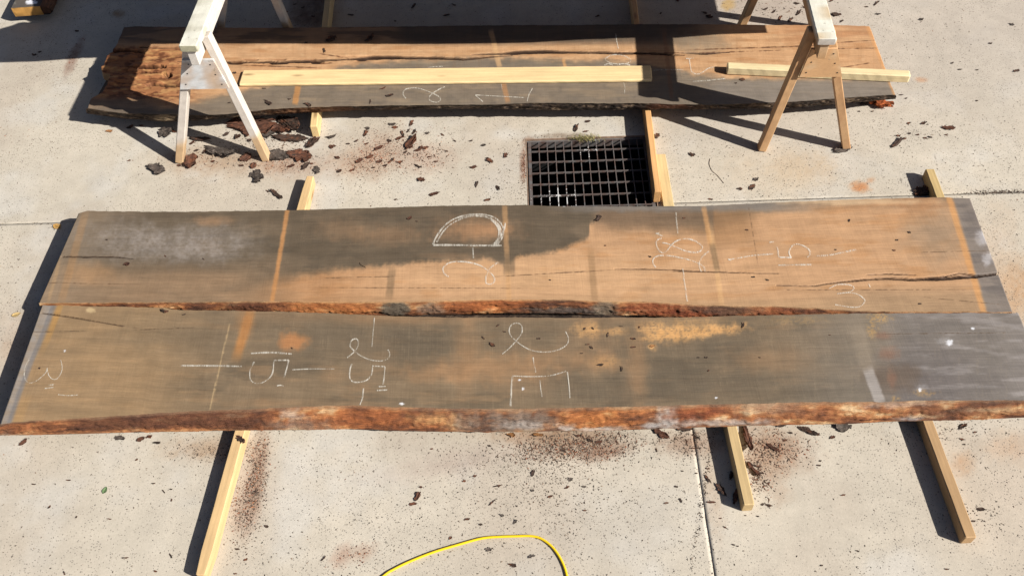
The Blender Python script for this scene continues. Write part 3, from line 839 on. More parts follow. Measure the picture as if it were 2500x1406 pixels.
E_near = [(1, 1035), (30, 1031), (100, 1026), (180, 1022), (270, 1016), (400, 1007), (510, 1002), (640, 997), (760, 992), (860, 989), (960, 993), (1080, 996), (1200, 998), (1300, 997), (1400, 995), (1500, 993), (1600, 991), (1700, 988), (1800, 985), (1900, 983), (2000, 981), (2150, 981), (2240, 977), (2400, 977), (2500, 976), (2574, 977)]
E_bot = [(-2, 1062), (60, 1062), (200, 1059), (330, 1055), (500, 1052), (600, 1050), (760, 1049), (860, 1046), (950, 1050), (1080, 1053), (1200, 1054), (1300, 1053), (1500, 1050), (1600, 1047), (1700, 1043), (1900, 1037), (2050, 1035), (2200, 1028), (2350, 1025), (2500, 1019), (2576, 1018)]
C_far = [(305, 67), (330, 65), (450, 67), (620, 69), (800, 68), (930, 66), (1100, 64), (1240, 62), (1400, 62), (1550, 60), (1700, 60), (1900, 62), (2050, 62), (2122, 65)]
C_near = [(211, 265), (260, 272), (300, 277), (380, 279), (500, 282), (570, 278), (650, 268), (740, 263), (850, 260), (950, 258), (1050, 257), (1200, 256), (1300, 252), (1380, 252), (1500, 253), (1560, 252), (1640, 255), (1750, 256), (1850, 252), (1950, 248), (2050, 240), (2140, 234), (2186, 232)]
C_bot = [(214, 278), (300, 290), (400, 297), (500, 293), (600, 285), (740, 276), (850, 271), (1000, 268), (1200, 266), (1350, 270), (1480, 269), (1560, 268), (1700, 268), (1850, 266), (1950, 263), (2050, 254), (2187, 242)]
Dn = poly_world(D_near, ZT); Db = Dn.copy()
dpx = [p[0] for p in D_near]
Db[:, 1] -= np.interp(dpx, [95, 500, 700, 900, 1000, 1500, 1650, 1900, 2100, 2472], [.004, .012, .022, .026, .024, .024, .026, .022, .012, .006])

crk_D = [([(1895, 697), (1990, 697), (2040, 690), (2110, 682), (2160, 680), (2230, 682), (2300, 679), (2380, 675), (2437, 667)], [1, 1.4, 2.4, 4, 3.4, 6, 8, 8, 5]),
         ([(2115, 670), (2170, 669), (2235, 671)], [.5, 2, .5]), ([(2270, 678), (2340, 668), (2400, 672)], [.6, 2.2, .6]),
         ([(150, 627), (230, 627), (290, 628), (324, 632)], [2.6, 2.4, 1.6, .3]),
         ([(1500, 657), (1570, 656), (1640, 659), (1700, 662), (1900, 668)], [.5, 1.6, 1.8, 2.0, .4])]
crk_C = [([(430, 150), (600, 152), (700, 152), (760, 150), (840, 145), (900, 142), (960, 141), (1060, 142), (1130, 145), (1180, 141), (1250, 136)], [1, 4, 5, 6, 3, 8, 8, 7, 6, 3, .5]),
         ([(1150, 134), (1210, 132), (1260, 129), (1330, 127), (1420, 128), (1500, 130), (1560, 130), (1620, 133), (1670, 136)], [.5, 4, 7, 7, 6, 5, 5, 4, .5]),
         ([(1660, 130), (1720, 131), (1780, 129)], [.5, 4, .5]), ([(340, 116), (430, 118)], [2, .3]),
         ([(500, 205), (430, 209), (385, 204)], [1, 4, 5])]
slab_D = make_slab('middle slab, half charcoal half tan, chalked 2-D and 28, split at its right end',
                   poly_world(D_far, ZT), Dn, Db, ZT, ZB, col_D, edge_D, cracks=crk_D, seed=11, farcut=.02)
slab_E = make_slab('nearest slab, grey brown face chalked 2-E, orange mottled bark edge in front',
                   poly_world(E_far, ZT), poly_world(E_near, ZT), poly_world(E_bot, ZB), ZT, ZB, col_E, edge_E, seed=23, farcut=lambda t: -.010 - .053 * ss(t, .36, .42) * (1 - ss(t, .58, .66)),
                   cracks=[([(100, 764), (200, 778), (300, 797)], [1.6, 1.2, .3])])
def ends_C(v):
    lo = .03 * (fbm(v * 5, v * 0, 401) - .5) + .03 * ss(v, .25, .35) * (1 - ss(v, .5, .6)) * -1 + .05 * ss(v, .55, .6) * (1 - ss(v, .8, .9))
    return lo, .012 * (fbm(v * 6, v * 0, 403) - .5)
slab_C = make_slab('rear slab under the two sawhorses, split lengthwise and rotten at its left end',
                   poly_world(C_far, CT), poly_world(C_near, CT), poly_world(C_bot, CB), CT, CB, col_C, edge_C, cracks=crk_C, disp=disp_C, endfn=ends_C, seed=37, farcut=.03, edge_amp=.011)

def up_slab(label, far, near, z0, seed):
    far = np.array(far, float); near = np.array(near, float); bot = near + np.array([[0, -.0]])
    bt = near.copy(); near = near + np.array([[0, .022]])
    root = make_slab(label, far, near, bt, z0 + .076, z0, None, edge_C, NU=160, NV=24, seed=seed, jag=.006, farcut=.0, edge_amp=.008)
    root.location.z += .0215; root.rotation_euler[1] = .0128       # the left sawhorse is the taller one
    return root
up_slab('slab laid across the tops of both sawhorses, its near edge shading the rear slab', [(-2.62, 4.46), (-2.45, 4.49), (-2.25, 4.54), (-2.14, 4.60), (-2.05, 4.65), (-1.4, 4.67), (2.41, 4.585)],
        [(-2.62, 4.305), (-2.22, 4.281), (-1.9, 4.270), (-1.61, 4.283), (-1.1, 4.254), (-.5, 4.205), (.26, 4.138), (.6, 4.114), (1.0, 4.093), (1.3, 4.098), (1.626, 4.090), (1.85, 4.070), (2.1, 4.082), (2.385, 4.073)], .79, 51)
up_slab('second slab laid across the sawhorses, behind the first one', [(-2.26, 5.34), (-1, 5.34), (2.39, 5.28)], [(-2.04, 4.685), (-1.4, 4.69), (2.40, 4.608)], .79, 57)

# slab end at the top left corner of the picture
def corner_slab():
    zt, zb = .12, .055
    fl, fr = P(27, 21, zt), P(97, 16, zt)
    base = np.array([fl[0], fl[1], zb]); root = empty('live_edge_board', base); root['kind'] = 'thing'
    tag(root, 'slab end at the far left corner, dark face, white blotch, yellow cut end', 'timber slab')
    ad = (fr - fl)[:2]; L = np.hypot(*ad); ad /= L; bd = np.array([-ad[1], ad[0]])
    nx, ny = 40, 90
    a = np.linspace(0, L, nx); b = np.linspace(0, 1.1, ny)
    A, B = np.meshgrid(a, b, indexing='ij'); A = A + (B * .04)
    X = fl[0] + A * ad[0] + B * bd[0]; Y = fl[1] + A * ad[1] + B * bd[1]
    px, py = PIX(X.ravel(), Y.ravel(), np.full(X.size, zt))
    c = np.tile(np.array([[96., 88., 80.]]), (X.size, 1)); n = fbm(px / 9, py / 9, 501)
    c = mix(c, (150, 150, 140), ss(n, .5, .7) * .5 * (1 - ss(px, 40, 55)))
    c = mix(c, (70, 52, 42), ss(px, 88, 100) * .8)
    c = mix(c, (238, 238, 244), ell(px, py, 76, 6, 13, 5, .25, .5, 5, 503) * .98 + ell(px, py, 88, 7, 4, 3, .3, .3, 5, 505) * .9)
    V = np.stack([X.ravel(), Y.ravel(), np.full(X.size, zt)], 1)
    mesh_obj('sawn_body', V, grid_faces(nx, ny), M_SAWN, root, base, lin(c) * K_ALB, np.stack([A.ravel(), B.ravel()], 1))
    def sheetm(name, Pa, colr, mat):
        Pa = np.array(Pa); m, k = Pa.shape[:2]
        q = Pa.reshape(-1, 3); nn = fbm(q[:, 0] * 60, q[:, 1] * 60 + q[:, 2] * 90, 507)
        cc = lin(np.array(colr)[None] * (.7 + .6 * nn)[:, None]) * K_ALB
        mesh_obj(name, q, grid_faces(m, k), mat, root, base, cc, np.stack([q[:, 0], q[:, 2]], 1), True)
    W = lambda aa, bb, z: (fl[0] + aa * ad[0] + bb * bd[0], fl[1] + aa * ad[1] + bb * bd[1], z)
    sheetm('cut_end', [[W(aa, -.0, zt), W(aa, -.004, zt * .6 + zb * .4), W(aa, 0, zb)] for aa in np.linspace(0, L, 12)], (196, 146, 78), M_SAWN)
    sheetm('live_edge', [[W(L + .04 * bb + o * (.8 + .5 * fbm(np.array([bb * 9.]), np.array([k * 1.]), 511)[0]), bb, z) for k, (o, z) in enumerate(((0, zt), (.03, zt - .006), (.055, zt - .025), (.06, zb + .02), (.04, zb)))] for bb in np.linspace(0, 1.1, 40)], (104, 70, 48), M_EDGE)
    sheetm('cut_end', [[W(L + o * s_, .001, zt - .003 + (zb - zt) * .5 * (1 - s_) * 0 + (z - zt) ) for s_ in (0, .5, 1)] for o, z in ((.0, zt), (.04, zt - .008), (.058, zt - .03), (.05, zb + .01))], (92, 62, 44), M_EDGE)
    sheetm('left_side', [[W(.04 * bb, bb, zt), W(.04 * bb, bb, zb)] for bb in np.linspace(0, 1.1, 12)], (60, 56, 50), M_SAWN)
    sheetm('underside', [[W(0, bb, zb), W(L + .04, bb, zb)] for bb in (0, .4, .8, 1.1)], (90, 80, 70), M_SAWN)
    return fl, ad, bd
corner_slab()

# ------------------------------------------------------------------ boards
def board(name, a, b, w, h, up=(0, 0, 1), col=(214, 178, 120), mat=None, parent=None, base=None, ch=.003, n=24, colfn=None, roundend=0.0):
    """box with softened edges from a to b (centre line), local X along it"""
    a = Vector(a); b = Vector(b); L = (b - a).length
    X = (b - a).normalized(); U = Vector(up); Yv = U.cross(X).normalized(); Zv = X.cross(Yv).normalized()
    prof = [(-w / 2 + ch, -h / 2), (w / 2 - ch, -h / 2), (w / 2, -h / 2 + ch), (w / 2, h / 2 - ch), (w / 2 - ch, h / 2), (-w / 2 + ch, h / 2), (-w / 2, h / 2 - ch), (-w / 2, -h / 2 + ch)]
    xs = [0, ch] + list(np.linspace(ch, L - ch, n)[1:-1]) + [L - ch, L]
    V = []; 
    for i, x in enumerate(xs):
        s = 1 - (ch / min(w, h) * 1.2 if i in (0, len(xs) - 1) else 0)
        if roundend:
            s *= 1
        for (y, z) in prof: 
            wy = .0012 * math.sin(x * 9 + len(V) % 5) 
            sy = 1.0
            if roundend:
                dend = min(x, L - x)
                sy = 1 - .35 * max(0, 1 - dend / roundend) ** 2
            V.append((x, y * s * sy + wy * .5, z * s))
    m = len(xs); F = []
    for i in range(m - 1):
        for k in range(8):
            k2 = (k + 1) % 8
            F.append((i * 8 + k, i * 8 + k2, (i + 1) * 8 + k2, (i + 1) * 8 + k))
    F.append(tuple(range(7, -1, -1))); F.append(tuple((m - 1) * 8 + k for k in range(8)))
    V = np.array(V)
    if colfn is not None: c = colfn(V, L)
    else: c = np.tile(np.array([col], float), (len(V), 1))
    o = mesh_obj(name, V, F, mat or M_WOOD, None, col=lin(c, .94) * K_ALB)
    Mx = Matrix(((X.x, Yv.x, Zv.x, a.x), (X.y, Yv.y, Zv.y, a.y), (X.z, Yv.z, Zv.z, a.z), (0, 0, 0, 1)))
    if parent is not None:
        o.parent = parent
        o.matrix_local = Matrix.Translation(-Vector(base)) @ Mx
    else:
        o.matrix_world = Mx
    return o
def C3(px, py, z, dz): p = P(px, py, z); return (p[0], p[1], z + dz)

def bearer(p0, p1, h, w, label, col, group='timber bearers under the slabs', **kw):
    o = board('timber_bearer', C3(*p0, h, -h / 2), C3(*p1, h, -h / 2), w, h - .0008, col=col, ch=.004, **kw)
    return tag(o, label, 'timber bearer', group)
bearer((757, 429), (488, 1403), .064, .049, 'long pale bearer under the left end of the front pair of slabs', (226, 188, 132), roundend=.02)
bearer((1692, 620), (1829, 1231), .064, .046, 'greenish bearer jutting out in front, middle of the three front ends', (204, 174, 122))
bearer((2125, 650), (2371, 1311), .064, .046, 'tan weathered bearer jutting out at the front right', (190, 152, 106))
bearer((2270, 412), (2381, 700), .064, .046, 'bearer stub sticking out behind the right end of the middle slab', (206, 176, 118))
bearer((806, -50), (765, 308), .0885, .042, 'bearer under the rear slab by the pile of bark', (230, 196, 136))
bearer((1541, -50), (1606, 467), .0885, .036, 'orange toned bearer under the rear slab, ending beside the drain grate', (232, 176, 112))
o = board('flat_plank', C3(1612, 376, .02, -.01), C3(1642, 560, .02, -.01), .058, .019, col=(226, 196, 140))
tag(o, 'short flat plank lying on the concrete beside the grate bearer', 'plank')
pa, pb_ = P(590, 172, CT + .019), P(587, 207, CT + .019); qa, qb = P(1590, 160, CT + .019), P(1592, 196, CT + .019)
ma, mb = (pa + pb_) / 2, (qa + qb) / 2
o = board('pine_board', (ma[0], ma[1], CT + .0115), (mb[0], mb[1], CT + .0115), .130, .019, col=(246, 213, 154), ch=.005, n=60)
tag(o, 'long clean pine board lying flat on the rear slab', 'board')
sa, sb = P(1776, 159, CT + .052), P(2222, 179, CT + .052)
o = board('timber_stick', (sa[0], sa[1], CT + .0275), (sb[0], sb[1], CT + .0275), .052, .052, col=(240, 217, 166), ch=.006, n=40)
tag(o, 'pale square stick lying on the rear slab and overhanging its right end', 'stick')

# ------------------------------------------------------------------ sawhorses
WHITE = (232, 228, 218)
def sawhorse(N0, dr, feet, length, label, style):
    H = .83 if style == 'white' else .79
    d = Vector((dr[0], dr[1], 0)).normalized(); r = Vector((d.y, -d.x, 0))
    N0 = Vector((N0[0], N0[1], 0))
    base = N0 + d * (length / 2)
    root = empty('sawhorse', base); tag(root, label, 'sawhorse', 'sawhorses')
    wh = style == 'white'
    def cap_col(V, L):
        n = fbm(V[:, 0] * 14, V[:, 1] * 40 + V[:, 2] * 30, 601 if wh else 607)
        c = np.tile(np.array([[236., 232., 214.]]), (len(V), 1))
        if wh:
            c = mix(c, (196, 190, 168), ss(n, .52, .68) * .7)
            c = mix(c, (150, 142, 124), ss(fbm(V[:, 0] * 6, V[:, 1] * 22, 603), .62, .76) * .6)
            c = mix(c, (176, 172, 140), (V[:, 0] < .0035) * .8)
        else:
            c = mix(c, (206, 176, 134), ss(n, .5, .66) * .75)
            c = mix(c, (170, 128, 92), (V[:, 2] < .010) * .85)
            c = mix(c, (205, 202, 196), (V[:, 0] < .004) * .8)
        return c
    def beam_col(V, L):
        c = np.tile(np.array([[226., 218., 208.] if wh else [206., 162., 114.]]), (len(V), 1))
        if not wh: c = mix(c, (222, 190, 150), (V[:, 0] < .01) * (V[:, 2] > -.02) * .8)
        return c
    board('cap_rail', N0 + Vector((0, 0, H - .019)), N0 + d * length + Vector((0, 0, H - .019)), .091, .038, mat=M_PAINT, parent=root, base=base, colfn=cap_col, n=70, ch=.004)
    board('beam', N0 + d * .012 + Vector((0, 0, H - .038 - .046)), N0 + d * (length - .012) + Vector((0, 0, H - .038 - .046)), .042, .090, mat=M_PAINT, parent=root, base=base, colfn=beam_col, n=30)
    def leg_col(sd):
        def f(V, L):
            n = fbm(V[:, 0] * 8, V[:, 1] * 30 + V[:, 2] * 17, sd)
            raw = np.array([214., 178., 134.]) if wh else np.array([208., 164., 116.])
            c = np.tile(raw[None], (len(V), 1))
            if wh:
                c = mix(c, (226, 214, 200), ss(V[:, 0] + .12 * (n - .5), .13, .19))
            else:
                c = mix(c, (186, 138, 94), ss(n, .5, .7) * .6)
                c = mix(c, (234, 216, 190), ss(fbm(V[:, 0] * 5, V[:, 1] * 60, sd + 4), .64, .7) * ss(V[:, 0], .25, .4) * .8)
                c = mix(c, (240, 232, 214), (fbm(V[:, 0] * 30, V[:, 1] * 90, sd + 9) > .8) * .8)
            return c
        return f
    pairs = []
    for (fa, fb, tb) in feet:
        pr = []
        for sgn, ft in ((-1, fa), (1, fb)):
            top = N0 + d * tb + r * (sgn * .043) + Vector((0, 0, H - .042))
            foot = Vector((ft[0], ft[1], .002))
            ax = (top - foot).normalized()
            # extend a little so that the cut end meets the ground
            lg = board('leg', foot, top, .056, .044, up=(r - ax * r.dot(ax)), mat=M_PAINT, parent=root, base=base, colfn=leg_col(611 + int(sgn * 3 + tb * 10)), n=36, ch=.004)
            pr.append((foot, top))
        pairs.append(pr)
    # plywood gussets
    for gi, (pr, side) in enumerate(zip(pairs, (-1, 1))):
        def at(i, z):
            f, t = pr[i]; k = (z - f.z) / (t.z - f.z); return f + (t - f) * k
        z0, z1 = (.50, .672) if wh else (.50, .665)
        off = d * (side * .031)
        quad = [at(0, z0) + off, at(1, z0) + off, at(1, z1) + off, at(0, z1) + off]
        ex = .018 if wh else .024
        quad[0] = quad[0] - r * (ex if wh else -.02); quad[1] = quad[1] + r * (ex - .012 if wh else ex); quad[2] = quad[2] + r * (ex - .022 if wh else ex - .004); quad[3] = quad[3] - r * (ex if wh else -.02)
        back = [q + d * (side * .014) for q in quad]
        V = []
        nseg = 8
        fr = []; 
        for qs in (quad, back):
            for j in range(nseg + 1):
                for i in range(nseg + 1):
                    s_, t_ = i / nseg, j / nseg
                    V.append((qs[0] * (1 - s_) + qs[1] * s_) * (1 - t_) + (qs[3] * (1 - s_) + qs[2] * s_) * t_)
        n1 = (nseg + 1)
        F = []
        for o_ in (0, n1 * n1):
            for j in range(nseg):
                for i in range(nseg):
                    q = (o_ + j * n1 + i, o_ + j * n1 + i + 1, o_ + (j + 1) * n1 + i + 1, o_ + (j + 1) * n1 + i); F.append(q if o_ else q[::-1])
        o2 = n1 * n1
        for i in range(nseg):
            F += [(i, i + 1, o2 + i + 1, o2 + i), (nseg * n1 + i + 1, nseg * n1 + i, o2 + nseg * n1 + i, o2 + nseg * n1 + i + 1),
                  ((i + 1) * n1, i * n1, o2 + i * n1, o2 + (i + 1) * n1), (i * n1 + nseg, (i + 1) * n1 + nseg, o2 + (i + 1) * n1 + nseg, o2 + i * n1 + nseg)]
        Va = np.array([tuple(v) for v in V])
        nn = fbm(Va[:, 0] * 16, Va[:, 2] * 16, 631 + gi)
        c = np.tile(np.array([[206., 190., 176.] if wh else [212., 168., 122.]]), (len(Va), 1))
        if wh: c = mix(c, (222, 226, 228), ss(nn, .45, .6) * .8); c = mix(c, (204, 172, 140), ss(nn, .4, .3) * .6)
        else: c = mix(c, (226, 192, 152), ss(nn, .58, .72) * .7)
        gus = mesh_obj('gusset', Va, F, M_PAINT, root, base, lin(c) * K_ALB)
        for s_, t_ in ((.12, .18), (.9, .16), (.86, .5), (.84, .84), (.16, .55), (.2, .86)) if gi == 0 else ():
            q = ((back[0] * (1 - s_) + back[1] * s_) * (1 - t_) + (back[3] * (1 - s_) + back[2] * s_) * t_)
            ring = [q + d * (side * .0015) + (r * math.cos(k) + Vector((0, 0, 1)) * math.sin(k)) * .0042 for k in np.linspace(0, 2 * math.pi, 9)[:-1]]
            ctr = q + d * (side * .003)
            mesh_obj('nail', np.array([tuple(v) for v in ring] + [tuple(ctr)]), [(k, (k + 1) % 8, 8) for k in range(8)], M_NAIL, gus, base)
    return root
sawhorse((-1.534, 3.732), (.031, .387), [((-1.852, 3.803), (-1.353, 3.781), .15), ((-1.802, 4.943), (-1.321, 4.88), 1.09)], 1.21, 'white painted sawhorse standing over the left end of the rear slab', 'white')
sawhorse((1.597, 3.564), (.029, .317), [((1.437, 3.642), (1.905, 3.618), .135), ((1.539, 4.74), (1.985, 4.70), 1.08)], 1.22, 'bare tan sawhorse with whitened top rail at the right end of the rear slab', 'raw')

# ------------------------------------------------------------------ drain grate
gb_ = np.array([*AB((GA0 + GA1) / 2, (GB0 + GB1) / 2), -.04])
gr = empty('drain_grate', gb_)
tag(gr, 'square steel drain grate set in the concrete, splashed with white paint', 'drain grate')
for q in ((GA0 + .001, GA1 - .001, GB1 - .006, GB1 - .001), (GA0 + .001, GA1 - .001, GB0 + .001, GB0 + .006), (GA0 + .001, GA0 + .006, GB0 + .006, GB1 - .006), (GA1 - .006, GA1 - .001, GB0 + .006, GB1 - .006)):
    abbox('angle_rim', *q, -.05, .0015, M_RUST, gr, gb_)
ia0, ia1, ib0, ib1 = GA0 + .013, GA1 - .013, GB0 + .013, GB1 - .020
abbox('frame_bar', ia0, ia0 + .017, ib0, ib1, -.028, -.004, M_STEEL, gr, gb_)
abbox('frame_bar', ia1 - .017, ia1, ib0, ib1, -.028, -.004, M_STEEL, gr, gb_)
abbox('frame_bar', ia0 + .017, ia1 - .017, ib1 - .006, ib1, -.05, -.004, M_STEEL, gr, gb_)
abbox('frame_bar', ia0 + .017, ia1 - .017, ib0, ib0 + .006, -.028, -.004, M_STEEL, gr, gb_)
abbox('ledge', ia0 - .006, ia1 + .006, ib1 + .001, GB1 - .007, -.04, -.010, M_PIT, gr, gb_)
def shared_bar(name, first, k, da, db):
    c = first.copy(); COL.objects.link(c); c.parent = gr
    c.location = (da * AD[0] + db * BD[0], da * AD[1] + db * BD[1], 0)
    return c
fb = abbox('bar', ia0 + .0595, ia0 + .0645, ib0 + .0065, ib1 - .0065, -.011, -.004, M_STEEL, gr, gb_)
nb = int((ia1 - .03 - (ia0 + .062)) / .0465) + 1
for k in range(1, nb): shared_bar('bar', fb, k, .0465 * k, 0)
fc = abbox('cross_rod', ia0 + .0175, ia1 - .0175, ib1 - .083, ib1 - .077, -.012, -.0025, M_STEEL, gr, gb_)
for k in range(1, 8):
    if ib1 - .083 - .0862 * k > ib0 + .01: shared_bar('cross_rod', fc, k, 0, -.0862 * k)

# ------------------------------------------------------------------ chalk writing
def catmull(pts, step=4.0):
    p = [np.array(q, float) for q in pts]
    if len(p) == 2:
        n = max(2, int(np.linalg.norm(p[1] - p[0]) / step)); return np.array([p[0] + (p[1] - p[0]) * t for t in np.linspace(0, 1, n + 1)])
    p = [2 * p[0] - p[1]] + p + [2 * p[-1] - p[-2]]
    out = []
    for i in range(1, len(p) - 2):
        n = max(2, int(np.linalg.norm(p[i + 1] - p[i]) / step))
        for t in np.linspace(0, 1, n, endpoint=False):
            out.append(.5 * ((2 * p[i]) + (-p[i - 1] + p[i + 1]) * t + (2 * p[i - 1] - 5 * p[i] + 4 * p[i + 1] - p[i + 2]) * t * t + (-p[i - 1] + 3 * p[i] - 3 * p[i + 1] + p[i + 2]) * t ** 3))
    out.append(p[-2]); return np.array(out)
def chalk(root, zt, label, strokes, ox=0., oy=0., sc=1., hw=2.3):
    V, F, U = [], [], []
    for st in strokes:
        w = hw * .88
        if isinstance(st, tuple) and isinstance(st[1], (int, float)) and isinstance(st[0], list): st, w = st[0], st[1] * .88
        q = catmull([(ox + x / sc, oy + y / sc) for x, y in st])
        t = np.gradient(q, axis=0); t /= np.maximum(np.linalg.norm(t, axis=1), 1e-6)[:, None]
        nrm = np.stack([-t[:, 1], t[:, 0]], 1)
        ww = w * (.8 + .5 * vn(np.arange(len(q)) / 4., np.zeros(len(q)), int(q[0, 0])))
        a = PV(*(q + nrm * ww[:, None]).T, zt); b = PV(*(q - nrm * ww[:, None]).T, zt)
        a[:, 2] += .0016 + .0002 * len(V) % .0006; b[:, 2] = a[:, 2]
        o = sum(len(x) for x in V)
        V.append(np.stack([a, b], 1).reshape(-1, 3)); U.append(np.tile(np.array([[0, 0.], [0, 1.]]), (len(q), 1)))
        k = np.arange(len(q) - 1) * 2 + o
        F.append(np.stack([k, k + 2, k + 3, k + 1], 1))
    b = np.array(root.location)
    o = mesh_obj('chalk_mark', np.concatenate(V), np.concatenate(F), M_CHALK, root, b, uv=np.concatenate(U))
    o['label'] = label
c7 = dict(ox=1400, oy=400, sc=2.812); c8 = dict(ox=1900, oy=400, sc=2.812)
chalk(slab_D, ZT, 'white chalk letter D', [[(1057, 598), (1062, 585), (1078, 560), (1100, 540), (1130, 528), (1160, 524), (1190, 526), (1212, 535), (1228, 555), (1228, 575), (1218, 592), (1206, 600)], [(1066, 592), (1082, 566), (1104, 546), (1134, 532), (1162, 528), (1188, 531), (1208, 545), (1218, 562), (1216, 580), (1208, 596)], [(1196, 532), (1216, 548), (1223, 568), (1216, 586), (1204, 598)], [(1234, 545), (1230, 562), (1220, 585), (1214, 602)], ([(1057, 599), (1110, 599), (1170, 600), (1225, 600)], 3.0)], hw=2.6)
chalk(slab_D, ZT, 'white chalk dash', [[(1154, 605), (1156, 631)]])
chalk(slab_D, ZT, 'white chalk figure 2', [[(1095, 676), (1085, 668), (1082, 655), (1095, 643), (1120, 639), (1150, 642), (1175, 650), (1192, 662), (1205, 675), (1207, 688), (1198, 694), (1187, 692), (1186, 680), (1192, 662), (1200, 652), (1216, 641)]])
chalk(slab_D, ZT, 'white chalk number 28', [[(565, 478), (610, 497)], [(590, 476), (570, 482)], [(605, 512), (575, 525), (570, 560), (590, 600), (615, 613), (640, 600), (670, 562), (710, 530), (760, 517), (810, 522), (860, 545), (885, 575), (870, 602), (830, 610), (770, 600), (720, 580), (640, 548), (610, 545)],
      [(567, 712), (548, 690), (548, 655), (575, 635), (620, 630), (680, 635), (740, 648), (800, 662), (860, 685), (895, 710), (905, 738)], [(880, 742), (865, 710), (865, 680), (880, 645), (905, 620), (930, 602)]], **c7)
chalk(slab_D, ZT, 'white chalk line', [[(704, 335), (708, 400), (717, 480)]], **c7)
chalk(slab_D, ZT, 'white chalk line', [[(751, 720), (765, 830), (783, 946)]], **c7)
chalk(slab_D, ZT, 'white chalk figure 1', [[(1372, 620), (1240, 630), (1150, 645), (1062, 660)], [(1060, 655), (1085, 665)]], **c7)
chalk(slab_D, ZT, 'white chalk number 15 underlined', [[(1345, 540), (1375, 537)], [(1398, 570), (1405, 600), (1412, 640), (1450, 643), (1495, 646)], [(1495, 648), (1480, 615), (1485, 590), (1508, 560), (1540, 553), (1590, 570), (1622, 600), (1622, 625), (1605, 645)], [(1405, 697), (1520, 695), (1635, 694)]], **c7)
chalk(slab_D, ZT, 'white chalk dash', [[(262, 633), (350, 628), (440, 610), (535, 590)]], **c8)
chalk(slab_D, ZT, 'white chalk figure 3', [[(345, 858), (400, 832), (450, 828), (500, 835), (520, 855), (490, 880), (405, 893)], [(405, 893), (470, 885), (540, 895), (585, 925), (592, 950), (560, 980), (500, 985), (390, 968)], [(620, 825), (630, 848)]], hw=1.8, **c8)
eA = dict(ox=0, oy=700, sc=3.514); eB = dict(ox=600, oy=700, sc=3.514); eC = dict(ox=1200, oy=700, sc=3.514)
chalk(slab_E, ZT, 'faint chalk figure 3 with inch ticks', [[(250, 625), (220, 680), (208, 740), (220, 800), (255, 825), (300, 815), (350, 780), (395, 735), (408, 695)], [(405, 705), (420, 760), (450, 792), (490, 790), (525, 740), (535, 690), (522, 628)], [(415, 845), (465, 840)], [(385, 873), (462, 862)]], hw=1.5, **eA)
chalk(slab_E, ZT, 'thin white chalk dash', [[(500, 925), (580, 933), (670, 928)]], hw=1.4, **eA)
chalk(slab_E, ZT, 'white chalk figure 1', [([(1545, 677), (1800, 678), (2075, 683)], 2.6)], **eA)
chalk(slab_E, ZT, 'white chalk number 15 with an overbar', [([(45, 572), (220, 565), (395, 577)], 2.6), [(72, 645), (45, 700), (35, 760), (50, 810), (100, 830), (160, 815), (215, 770), (235, 720), (240, 640)], [(238, 632), (370, 630)], [(370, 630), (350, 710), (328, 780)], [(268, 850), (298, 845), (325, 852)]], hw=2.0, **eB)
chalk(slab_E, ZT, 'white chalk dash', [[(400, 712), (560, 705), (760, 705)]], hw=1.6, **eB)
chalk(slab_E, ZT, 'white chalk number 25 with inch ticks', [[(870, 610), (935, 555), (965, 500), (960, 455), (935, 448), (905, 465), (895, 510), (920, 540), (960, 575), (1010, 605), (1080, 630), (1160, 637), (1215, 620), (1238, 580), (1220, 540)], [(910, 660), (893, 720), (893, 780), (920, 815), (980, 818), (1040, 800), (1080, 750), (1088, 690)], [(1086, 680), (1195, 685)], [(1195, 685), (1190, 760), (1178, 840)], [(1140, 857), (1200, 855)], [(1125, 890), (1215, 885)]], hw=1.9, **eB)
chalk(slab_E, ZT, 'white chalk line', [[(1105, 265), (1092, 400), (1083, 515)]], hw=1.4, **eB)
chalk(slab_E, ZT, 'white chalk line', [[(1012, 872), (1000, 960), (980, 1012)]], hw=1.9, **eB)
chalk(slab_E, ZT, 'white chalk figure 2', [[(92, 578), (150, 530), (215, 460), (262, 390), (255, 330), (220, 313), (175, 325), (152, 370), (165, 420), (215, 470), (270, 510), (340, 545), (430, 560), (520, 555), (600, 530), (650, 490), (660, 440), (635, 385)]], hw=1.7, **eC)
chalk(slab_E, ZT, 'white chalk dash', [[(357, 605), (366, 670), (378, 735)]], hw=1.8, **eC)
chalk(slab_E, ZT, 'white chalk letter E', [([(180, 770), (170, 900), (163, 1025)], 2.6), [(180, 765), (290, 770), (400, 770), (520, 760), (640, 725)], [(650, 730), (665, 850), (672, 955)], [(418, 800), (422, 870), (434, 945)]], hw=1.7, **eC)
k2 = dict(ox=600, oy=0, sc=3.196); k3 = dict(ox=1200, oy=0, sc=2.704)
chalk(slab_C, CT, 'white chalk figure 2', [[(1250, 772), (1228, 740), (1240, 705), (1290, 690), (1350, 693), (1410, 712), (1460, 732), (1510, 760), (1518, 785), (1490, 802), (1440, 790), (1430, 765), (1455, 735), (1500, 705), (1552, 680)]], hw=1.6, **k2)
chalk(slab_C, CT, 'white chalk figure 1', [[(1850, 797), (1790, 745)], [(1790, 745), (2000, 756), (2170, 765)], [(2195, 797), (2210, 740), (2238, 692)]], hw=1.4, **k2)
chalk(slab_C, CT, 'white chalk dash', [[(1425, 530), (1480, 524), (1535, 522)]], hw=1.4, **k2)
chalk(slab_C, CT, 'white chalk tick', [[(1994, 660), (2000, 700)]], hw=1.6, **k2)
chalk(slab_C, CT, 'white chalk figure 8 partly under the board', [[(750, 390), (790, 368), (840, 365), (890, 378), (918, 402), (900, 420), (850, 426), (790, 420), (755, 402), (750, 390)], [(745, 435), (770, 423), (800, 434)], [(830, 434), (870, 424), (915, 434)]], hw=1.7, **k3)
